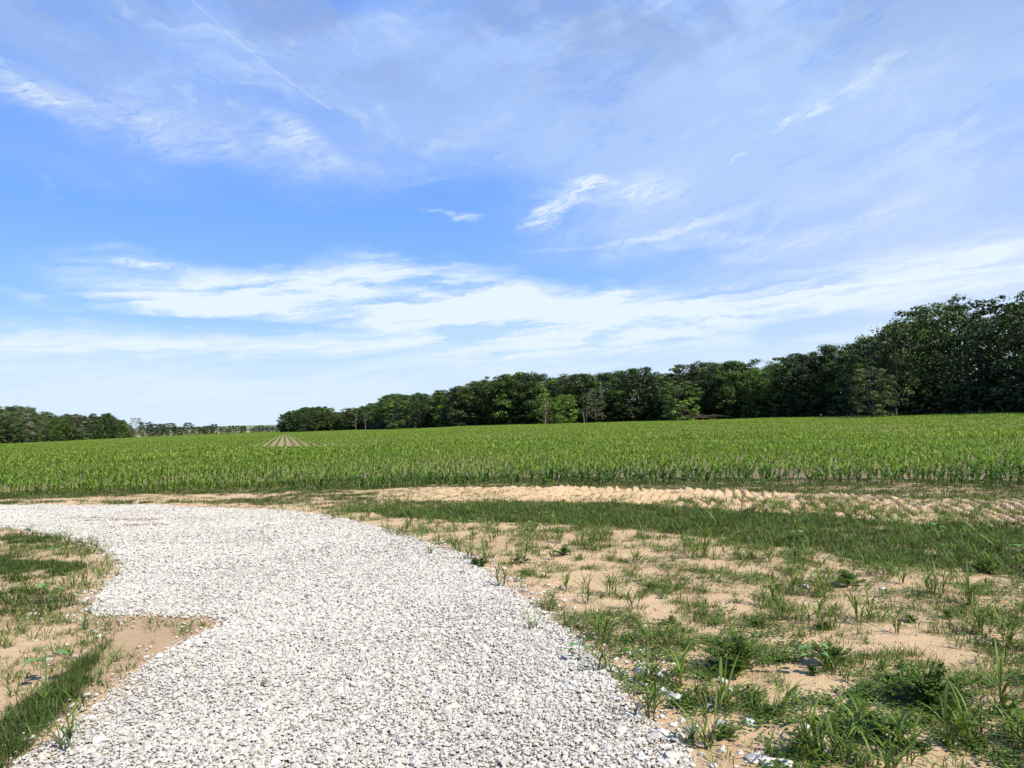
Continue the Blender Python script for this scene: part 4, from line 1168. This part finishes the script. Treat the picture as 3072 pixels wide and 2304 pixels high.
def build_tufts():
    r = np.random.default_rng(404)
    small = [coarse_tuft(500 + i, 12 + i, .15, .006) for i in range(8)]
    mid = [coarse_tuft(600 + i, 15 + i, .23, .0095) for i in range(8)]
    tall = [coarse_tuft(700 + i, 17 + i, .32, .0135) for i in range(6)]
    def put(x, y, size, sc, label, group=None):
        S_ = (small, mid, tall)[size]; bl, st = S_[r.integers(len(S_))]
        e = bpy.data.objects.new('grass_tuft', None); C.objects.link(e)
        e.location = (x, y, gz1(x, y)); e.rotation_euler = (r.normal(0, .08), r.normal(0, .08), r.uniform(0, 6.28)); e.scale = (sc,) * 3
        e['label'] = label; e['category'] = 'grass tuft'
        if group: e['group'] = group
        for nm, me in (('blades', bl), ('stems', st)):
            o = bpy.data.objects.new(nm, me); C.objects.link(o); o.parent = e
    # the ones the photograph shows plainly: (u, v of the base, size class, scale, label)
    named = [(1510, 1763, 1, 1.25, 'upright dark tuft rooted right on the gravel edge, halfway up the drive'),
             (1700, 1770, 1, 1.1, 'bright fanned tuft on bare sand right of the gravel edge'),
             (1760, 1765, 0, 1.4, 'small bright tuft just right of the fanned tuft on sand'),
             (1645, 1830, 0, 1.2, 'thin dark tuft leaning over the white stones at the drive edge'),
             (1600, 1892, 0, 1.3, 'single dark upright shoot standing in the gravel'),
             (1825, 1780, 1, 1.1, 'upright tuft with long blades against sand, above the splayed tuft'),
             (1898, 1828, 1, 1.25, 'splayed dark tuft in the middle of the bare sand'),
             (1795, 1925, 1, 1.2, 'dense dark upright tuft growing through the gravel margin'),
             (1825, 2020, 1, 1.15, 'wide tuft drooping over white stones at the gravel margin'),
             (2045, 2058, 1, 1.25, 'arching tuft with curled blades alone on smooth sand'),
             (1960, 2160, 1, 1.2, 'dark tuft with crossing blades above large pale stones'),
             (2195, 2130, 2, 1.15, 'long-stemmed bright tuft with a wide arching blade near the bottom'),
             (2130, 2250, 2, 1.0, 'thick bright tuft at the bottom edge between pale stones'),
             (2320, 1790, 1, 1.1, 'slim tuft leaning right above the leafy bush'),
             (2445, 1860, 2, .9, 'tall dark broad-bladed tuft in the middle right'),
             (2600, 1865, 2, .85, 'tall bright tuft with drooping tips right of the broad-bladed one'),
             (2330, 1860, 1, 1.1, 'broad upright tuft with one dark wide leaf'),
             (2560, 2210, 2, 1.0, 'large tuft spreading low blades near the lower right bottom'),
             (2790, 1780, 1, 1.2, 'upright tuft below the dark grass strip, right side'),
             (2950, 1900, 2, .9, 'tall thin tuft near the right edge of the picture'),
             (3010, 2120, 2, 1.0, 'rank tuft at the right edge, low down'),
             (2720, 2285, 2, .9, 'long blade reaching across sand at the bottom right'),
             (2860, 2230, 1, 1.3, 'dense tuft beside the dark leafy weed at lower right'),
             (180, 2262, 1, 1.1, 'dark upright tuft beside the drive at the lower left'),
             (265, 1885, 1, .8, 'thin bright tuft on the sand left of the brown tongue'),
             (185, 1765, 1, .8, 'upright dark tuft between the two left grass patches'),
             (350, 1735, 0, 1.2, 'low dark tuft on the left gravel edge'),
             (205, 1625, 1, .9, 'upright dark shoot at the top of the left verge'),
             (270, 1640, 0, 1.3, 'short tuft right of the upright dark shoot, left verge'),
             (1000, 1560, 1, 1.3, 'sprawling tuft at the far bend of the gravel'),
             (1220, 1595, 1, 1.2, 'broad dark tuft on the gravel edge below the grass strip'),
             (1480, 1625, 1, 1.0, 'upright tuft under the dark strip, centre'),
             (1290, 1665, 0, 1.2, 'small upright tuft standing in the gravel edge')]
    for u, v, sz, sc, lb in named:
        x, y = px_ground(u, v); put(x, y, sz, sc, lb)
    # the many others
    n = 0; tries = 0; left = 0
    while n < 262 and tries < 20000:
        tries += 1
        reg = r.random()
        if reg < .62: u, v = r.uniform(1300, 3200), 1600 + 760 * r.random() ** 1.0
        elif reg < .82: u, v = r.uniform(1100, 3200), r.uniform(1540, 1740)
        elif reg < .92: u, v = r.uniform(700, 1500), r.uniform(1515, 1700)
        else: u, v = r.uniform(-60, 420), r.uniform(1600, 2200)
        x, y = px_ground(u, v)
        if in_poly(np.array([x]), np.array([y]), GRAVEL_G)[0]: continue
        if in_poly(np.array([x]), np.array([y]), BAND_G)[0] and r.random() < .8: continue
        if in_poly(np.array([x]), np.array([y]), TONGUE_G)[0]: continue
        if u > 1300 and v > 1600 and vnoise(np.array([x]), np.array([y]), .7, 777, 2)[0] + .12 * (x > 3) < .42: continue
        d = math.hypot(x, y)
        size = 0 if u < 1000 else int(r.choice([0, 1, 1, 2] if u > 2200 or v < 1740 else [0, 0, 1]))
        zn = ('left of the drive' if u < 700 and v > 1560 else 'by the dark grass strip' if v < 1745 and u > 1000 else 'along the far gravel edge' if u < 1500 and v < 1700 else
              'on the sand beside the gravel' if u < 2150 else 'on the weedy sand at right')
        sz = ('short', 'mid-height', 'tall')[size]
        put(x, y, size, r.uniform(.62, 1.08) * (1.15 if d > 9 else 1), f'{sz} arching green grass tuft {zn}', f'{sz} grass tufts {zn}')
        n += 1


build_tufts()


def leafy_weed(seed, rad, h, stems=60):
    r = np.random.default_rng(seed); Lf, St = [], []
    for s in range(stems):
        a = r.uniform(0, 6.28); f = r.random() ** .6; lean = f * rad; top = np.array([math.cos(a) * lean, math.sin(a) * lean, h * (1 - .5 * f * f) * r.uniform(.5, 1.15)])
        mid = top * np.array([.45, .45, .62])
        St.append(tube([(0, 0, 0), mid, top], [.003, .0022, .001], 3))
        for k in range(24):
            t = .35 + .65 * (k + r.random()) / 24
            p = mid + (top - mid) * ((t - .35) / .65) if t > .35 else mid
            side = 1 if k % 2 else -1; az = a + side * r.uniform(.6, 1.5)
            L = r.uniform(.014, .032); w = L * .55; dd = np.array([math.cos(az), math.sin(az), r.uniform(-.2, .6)]); sd = np.array([-math.sin(az), math.cos(az), r.uniform(-.3, .3)])
            c0 = p + r.normal(0, .004, 3)
            Lf.append((np.array([c0, c0 + dd * L * .45 - sd * w * .5, c0 + dd * L, c0 + dd * L * .45 + sd * w * .5]), np.array([[0, 1, 2, 3]]), r.uniform(.05, .95)))
    a = join(Lf); b = join(St)
    return mesh_np('leaves', a[0], a[1], M['weed'], a[2]), mesh_np('stems', b[0], b[1], M['weed'], np.full(len(b[1]), .3))


def broadleaf(seed, h=.16, leaves=4, L=.06):
    r = np.random.default_rng(seed); Lf = []; St = [tube([(0, 0, -.01), (.004, 0, h * .5), (0, .004, h)], [.004, .003, .002], 5)]
    for k in range(leaves):
        a = k * 2.2 + r.normal(0, .3); z = h * (.55 + .45 * (k + 1) / leaves); pl = L * .5
        b0 = np.array([math.cos(a) * pl, math.sin(a) * pl, z + pl * .25]); St.append(tube([(0, 0, z * .95), b0], [.0018, .0014], 3))
        d = np.array([math.cos(a), math.sin(a), -.25]); s = np.array([-math.sin(a), math.cos(a), 0.])
        n = 7; ring = []
        for i in range(n + 1):
            t = i / n; w = math.sin(math.pi * t ** .75) * L * .48
            ring.append((b0 + d * L * t + np.array([0, 0, .012 * math.sin(math.pi * t)]), w))
        V = []
        for c, w in ring: V += [c - s * w + [0, 0, .006], c, c + s * w + [0, 0, .006]]
        Fc = []
        for i in range(n): Fc += [[3 * i, 3 * i + 1, 3 * i + 4, 3 * i + 3], [3 * i + 1, 3 * i + 2, 3 * i + 5, 3 * i + 4]]
        Lf.append((np.array(V), np.array(Fc), r.uniform(.2, .9)))
    a = join(Lf); b = join(St)
    return mesh_np('leaves', a[0], a[1], M['pale'], a[2], True), mesh_np('stem', b[0], b[1], M['pale'], np.full(len(b[1]), .3), True)


def build_wild_grass():
    q = np.random.default_rng(808)
    def thin(n, h, w, seed):
        r = np.random.default_rng(seed); P = []
        for _ in range(n):
            a = r.uniform(0, 6.28); rr = r.uniform(0, .03)
            P.append(blade(r, (rr * math.cos(a), rr * math.sin(a), -.01), a + r.normal(0, .6), h * r.uniform(.45, 1.1), w * r.uniform(.6, 1.3), r.uniform(.7, 1.5), r.uniform(.3, 2.1), 4, r.normal(0, .6), r.uniform(.1, .95)))
        return join(P)
    T = [thin(6 + i % 5, .13 + .02 * (i % 4), .0055, 900 + i) for i in range(14)]
    n = 52000
    x = q.uniform(-9, 14, n); y = q.uniform(2.2, 15.5, n); d = np.hypot(x, y)
    l, g = region_density(x, y)
    wx, wy = warped(x, y, .2, 3)
    strip = in_poly(wx, wy, G2_G)
    rim = in_poly(x + q.normal(0, .18, n), y + q.normal(0, .22, n), GRAVEL_G) & ~in_poly(x, y, GRAVEL_G)
    p = .10 * (g > .05) + .34 * g + .30 * strip + .16 * rim * (x > -6)
    p *= .35 + 1.1 * vnoise(x, y, .8, 712, 2)
    k = (q.random(n) < p) & ~in_poly(wx, wy, GRAVEL_G) & (np.abs(x) < y * .82 + 1.5)
    x, y, d = x[k], y[k], d[k]; m = len(x)
    V, Fc, r_ = scatter(T, np.stack([x, y, gz(x, y)], 1), q.uniform(0, 6.28, m), q.uniform(.6, 1.35, m) * np.where(d > 9, 1.2, 1), None, q.normal(0, .1, m), 9)
    link('wild_grass', mesh_np('wild_grass', V, Fc, M['tuft'], r_, True), kind='stuff', category='wild grass', label='thin wild grass stalks sprouting all over the sand and the verge')


build_wild_grass()


def build_weeds():
    r = np.random.default_rng(55)
    def put(name, meshes, u, v, sc, label, cat, group=None):
        x, y = px_ground(u, v); e = bpy.data.objects.new(name, None); C.objects.link(e)
        e.location = (x, y, gz1(x, y)); e.rotation_euler = (0, 0, r.uniform(0, 6.28)); e.scale = (sc,) * 3
        e['label'] = label; e['category'] = cat
        if group: e['group'] = group
        for nm, me in zip(('leaves', 'stems' if name == 'leafy_weed' else 'stem'), meshes):
            o = bpy.data.objects.new(nm, me); C.objects.link(o); o.parent = e
    big = [leafy_weed(1, .27, .24, 85), leafy_weed(2, .25, .22, 72), leafy_weed(3, .13, .11, 26)]
    put('leafy_weed', big[0], 2215, 2010, 1.0, 'big dark leafy weed bush on the sand right of the gravel', 'weed')
    put('leafy_weed', big[1], 2790, 2120, 1.05, 'large dark leafy weed bush at the lower right', 'weed')
    put('leafy_weed', big[1], 2490, 1995, .75, 'low leafy weed clump between the two big bushes', 'weed')
    put('leafy_weed', big[2], 2545, 1755, 1.3, 'small ferny green weed under the dark strip, right', 'weed')
    put('leafy_weed', big[2], 1440, 1700, 1.0, 'low leafy clump against the gravel edge, upper', 'weed')
    put('leafy_weed', big[2], 1690, 1668, 1.1, 'leafy clump on sand below the dark strip, centre', 'weed')
    put('leafy_weed', big[2], 2010, 1868, .6, 'tiny leafy weed beside a lone white stone', 'weed')
    put('leafy_weed', big[2], 2660, 2235, 1.2, 'low leafy weed near the bottom, left of the right bush', 'weed')
    put('leafy_weed', big[2], 1560, 1690, .9, 'low leafy clump on sand right of the upper gravel edge', 'weed')
    put('leafy_weed', big[2], 2960, 1720, 1.2, 'leafy clump at the lower rim of the dark strip, far right', 'weed')
    seed = [broadleaf(10 + i, .12 + .02 * (i % 3), 3 + i % 3) for i in range(5)]
    L = [(1423, 1592, 1.3, 'round-leaved pale plant in front of the dark strip, centre left'), (1597, 1600, 1.2, 'small pale round-leaved plant below the strip, centre'), (1652, 1580, 1.2, 'pale heart-leaved plant inside the dark strip, centre'),
         (2398, 1628, 1.4, 'pale broad-leaved plant at the left of the right-hand strip'), (2676, 1600, 1.5, 'pale round leaves at the top of the right-hand strip'), (2807, 1612, 1.4, 'tall pale round-leaved plant in the right-hand strip'),
         (3060, 1690, 1.3, 'yellow-green round leaf at the right edge in the strip'), (2442, 2025, 1.1, 'pale broad-leaved seedling by the low leafy clump'), (145, 1812, 1.5, 'pale round-leaved plant on the left verge beside the drive'),
         (138, 2058, 1.5, 'pale round-leaved plant above the thick lower left grass'), (165, 1668, 1.0, 'small pale plant on upper left sand'), (1740, 1990, .9, 'dark heart-leaved plant on the gravel margin'), (1265, 1625, .9, 'low round-leaved plant at the gravel edge under the broad tuft'),
         (2680, 1498, 1.0, 'pale leaf beside the tyre tracks at right'), (2285, 1472, 1.6, 'light plant at the corn-side grass, right of centre')]
    for i, (u, v, s, lb) in enumerate(L): put('broadleaf_plant', seed[i % 5], u, v, s, lb, 'plant')
    for i in range(22):
        u, v = r.uniform(1500, 3100), r.uniform(1650, 2290)
        x, y = px_ground(u, v)
        if in_poly(np.array([x]), np.array([y]), GRAVEL_G)[0]: continue
        put('leafy_weed', big[2], u, v, r.uniform(.4, .75), 'small low leafy weed among the sand and grass tufts at right', 'weed', 'small leafy weeds on the sand')


build_weeds()


# ------------------------------------------------------------------ loose stones on the sand
def build_stones():
    r = np.random.default_rng(88)
    def rock(seed):
        q = np.random.default_rng(seed)
        V = icoV + q.normal(0, .13, icoV.shape)
        # split every triangle once for a chipped, rounded lump
        Vl = [tuple(v) for v in V]; F2 = []; mid = {}
        def mp(a, b):
            k = (min(a, b), max(a, b))
            if k not in mid:
                p = (np.array(Vl[a]) + np.array(Vl[b])) / 2; p = p * (1.07 + q.normal(0, .05)); mid[k] = len(Vl); Vl.append(tuple(p))
            return mid[k]
        for a, b, c in icoF:
            ab, bc, ca = mp(a, b), mp(b, c), mp(c, a); F2 += [(a, ab, ca), (b, bc, ab), (c, ca, bc), (ab, bc, ca)]
        V = np.array(Vl) * np.array([1, q.uniform(.6, .85), q.uniform(.42, .62)]) * .5
        tone = q.uniform(.55, 1.0)
        return mesh_np('stone', V, np.array(F2), M['stone'], np.clip(tone + q.normal(0, .03, len(F2)), .4, 1))
    R_ = [rock(i) for i in range(14)]
    k = [0]
    def put(u, v, s, label, group=None, z=0.28):
        x, y = px_ground(u, v)
        o = bpy.data.objects.new('stone', R_[k[0] % 14]); k[0] += 1; C.objects.link(o)
        o.location = (x, y, gz1(x, y) + s * z * .5); o.scale = (s,) * 3; o.rotation_euler = (r.normal(0, .2), r.normal(0, .2), r.uniform(0, 6.28))
        o['label'] = label; o['category'] = 'stone'
        if group: o['group'] = group
    q7 = lambda a, b: (1600 + a / 2.536, 1650 + b / 2.536)
    named = [(848, 585, .085, 'lone wedge-shaped white stone with a tiny weed behind it on sand'), (825, 778, .075, 'angular white stone in a trio above the gravel margin'), (782, 785, .05, 'rounded left stone of the trio above the gravel margin'),
             (862, 760, .05, 'small back stone of the trio above the gravel margin'), (940, 808, .05, 'squarish white stone right of the trio'), (892, 882, .055, 'rounded white stone below the trio'), (832, 895, .07, 'flat white stone left of the rounded stone below the trio'),
             (836, 942, .11, 'long cream-coloured flat stone at the gravel margin'), (960, 965, .08, 'flat white stone right of the long cream one'), (1062, 872, .05, 'pale stone behind the arching tuft on sand'),
             (1445, 1005, .085, 'large rounded white stone under the big leafy bush'), (1500, 1090, .09, 'dappled white stone below the rounded stone by the bush'), (1355, 1135, .05, 'small white stone in leaf shade, lower centre right'),
             (1345, 1200, .085, 'white stone among low weeds, left of a pair'), (1412, 1200, .05, 'smaller white stone on the right of a pair among low weeds'), (1225, 965, .03, 'tiny pale stone on smooth sand'), (1095, 1140, .10, 'cream-topped large stone at the drive margin'),
             (1045, 1115, .08, 'white stone against the cream-topped one'), (985, 1085, .10, 'broad white stone at the drive margin under a tuft'), (1640, 1310, .09, 'pale stone behind the thick bottom tuft'), (1425, 1350, .10, 'bulky white stone left behind the thick bottom tuft'),
             (1210, 1390, .10, 'pale stone at the gravel margin near the bottom'), (950, 1440, .12, 'broad smooth white stone near the bottom of the margin'), (1680, 1600, .10, 'cream stone at the bottom edge right of the gravel'), (1780, 1630, .10, 'white stone at the bottom edge, rightmost of a row'),
             (1040, 1600, .10, 'white stone at the bottom margin under a small tuft'), (375, 345, .055, 'oval white stone on sand beside the upper gravel margin'), (405, 470, .055, 'white stone right of a small tuft near the margin'), (315, 440, .06, 'flat white stone near the upper gravel margin'),
             (235, 385, .06, 'white stone on dirt at the upper margin'), (75, 185, .045, 'pale stone on the upper sand margin'), (125, 143, .04, 'small pale stone above the upper sand margin'), (495, 465, .045, 'small flat stone right of the margin stones'), (120, 265, .05, 'pale stone at the upper margin cluster'),
             (760, 300, .035, 'small pale pebble beside a tuft on the sand')]
    for a, b, s, lb in named: put(*q7(a, b), s * .95, lb)
    q8 = lambda a, b: (2300 + a / 1.835, 1400 + b / 1.835)
    for a, b, s, lb in ((210, 662, .11, 'lone white stone behind tufts on the right-hand sand'), (638, 678, .08, 'small upright white stone on the right-hand sand'), (212, 1447, .10, 'white stone at lower right below the dark weeds'), (220, 1498, .09, 'second white stone just below the first at lower right'),
                        (668, 1500, .07, 'white stone between tufts near the bottom right'), (320, 1568, .06, 'small white stone near the bottom, lower right'), (12, 1635, .11, 'pale stone at the bottom edge left of the right-hand tufts'), (100, 1645, .11, 'white stone at the bottom edge under a fan of blades')):
        put(*q8(a, b), s * .85, lb)
    n = 0
    while n < 170:
        # spilled chips beside the drive edge
        i = r.integers(8, 19); t = r.random(); a, b = GRAVEL[i], GRAVEL[i + 1] if i < 18 else GRAVEL[18]
        u = a[0] + (b[0] - a[0]) * t + abs(r.normal(0, 75)); v = a[1] + (b[1] - a[1]) * t + r.normal(0, 10)
        if v > 2500: n += 1; continue
        put(u, v, r.uniform(.022, .05), 'small white limestone chip spilled on sand beside the drive', 'small chips spilled beside the drive'); n += 1
    for _ in range(40):
        u, v = r.uniform(60, 330), r.uniform(1790, 2000)
        x, y = px_ground(u, v)
        if in_poly(np.array([x]), np.array([y]), GRAVEL_G)[0]: continue
        put(u, v, r.uniform(.02, .05), 'small pale chip on the sand left of the drive', 'small chips left of the drive')


build_stones()


def build_clods():
    q = np.random.default_rng(4242)
    T = []
    for _ in range(12):
        V = icoV + q.normal(0, .2, icoV.shape); V = V * np.array([1, q.uniform(.6, .95), q.uniform(.35, .6)]) * .5
        T.append((V, icoF, 0.0))
    parts = []
    for n, box, smu, seed, onband in ((70000, (-6, 8, 2.4, 8.5), .0065, 1, False), (26000, (-10, 14, 8, 19), .014, 2, False), (26000, (-6, 15, 10, 19), .018, 3, True)):
        x = q.uniform(box[0], box[1], n); y = q.uniform(box[2], box[3], n)
        wx, wy = warped(x, y, .1, 3)
        b = in_poly(wx, wy, BAND_G)
        k = ~in_poly(wx, wy, GRAVEL_G) & (np.abs(x) < y * .8 + 1.2) & (b if onband else ~b) & (y < np.interp(x, EDGE_G[:, 0], EDGE_G[:, 1]))
        k &= q.random(n) < (.3 + .7 * sstep(.4, .6, vnoise(x, y, .5, 999, 3)))
        x, y = x[k], y[k]; m = len(x)
        s = np.exp(q.normal(math.log(smu), .5, m)); s = np.clip(s, smu * .4, smu * 3.2)
        parts.append(scatter(T, np.stack([x, y, gz(x, y) + s * .1], 1), q.uniform(0, 6.28, m), s, q.normal(0, .3, m), q.random(m), seed))
    V, Fc, rn = join(parts)
    m_, b_ = mat('soil_clods')
    finish(b_, cramp(b_, attr(b_, 'rnd').outputs['Fac'], [(0, (.10, .07, .045)), (.12, (.24, .165, .095)), (.5, (.38, .27, .16)), (1, (.48, .36, .225))]), .95, .1)
    link('soil_clods', mesh_np('soil_clods', V, Fc, m_, rn), kind='stuff', category='soil', label='crumbs and clods of dry tan soil strewn over the bare ground')


build_clods()
print('total faces', sum(len(m.polygons) for m in bpy.data.meshes))
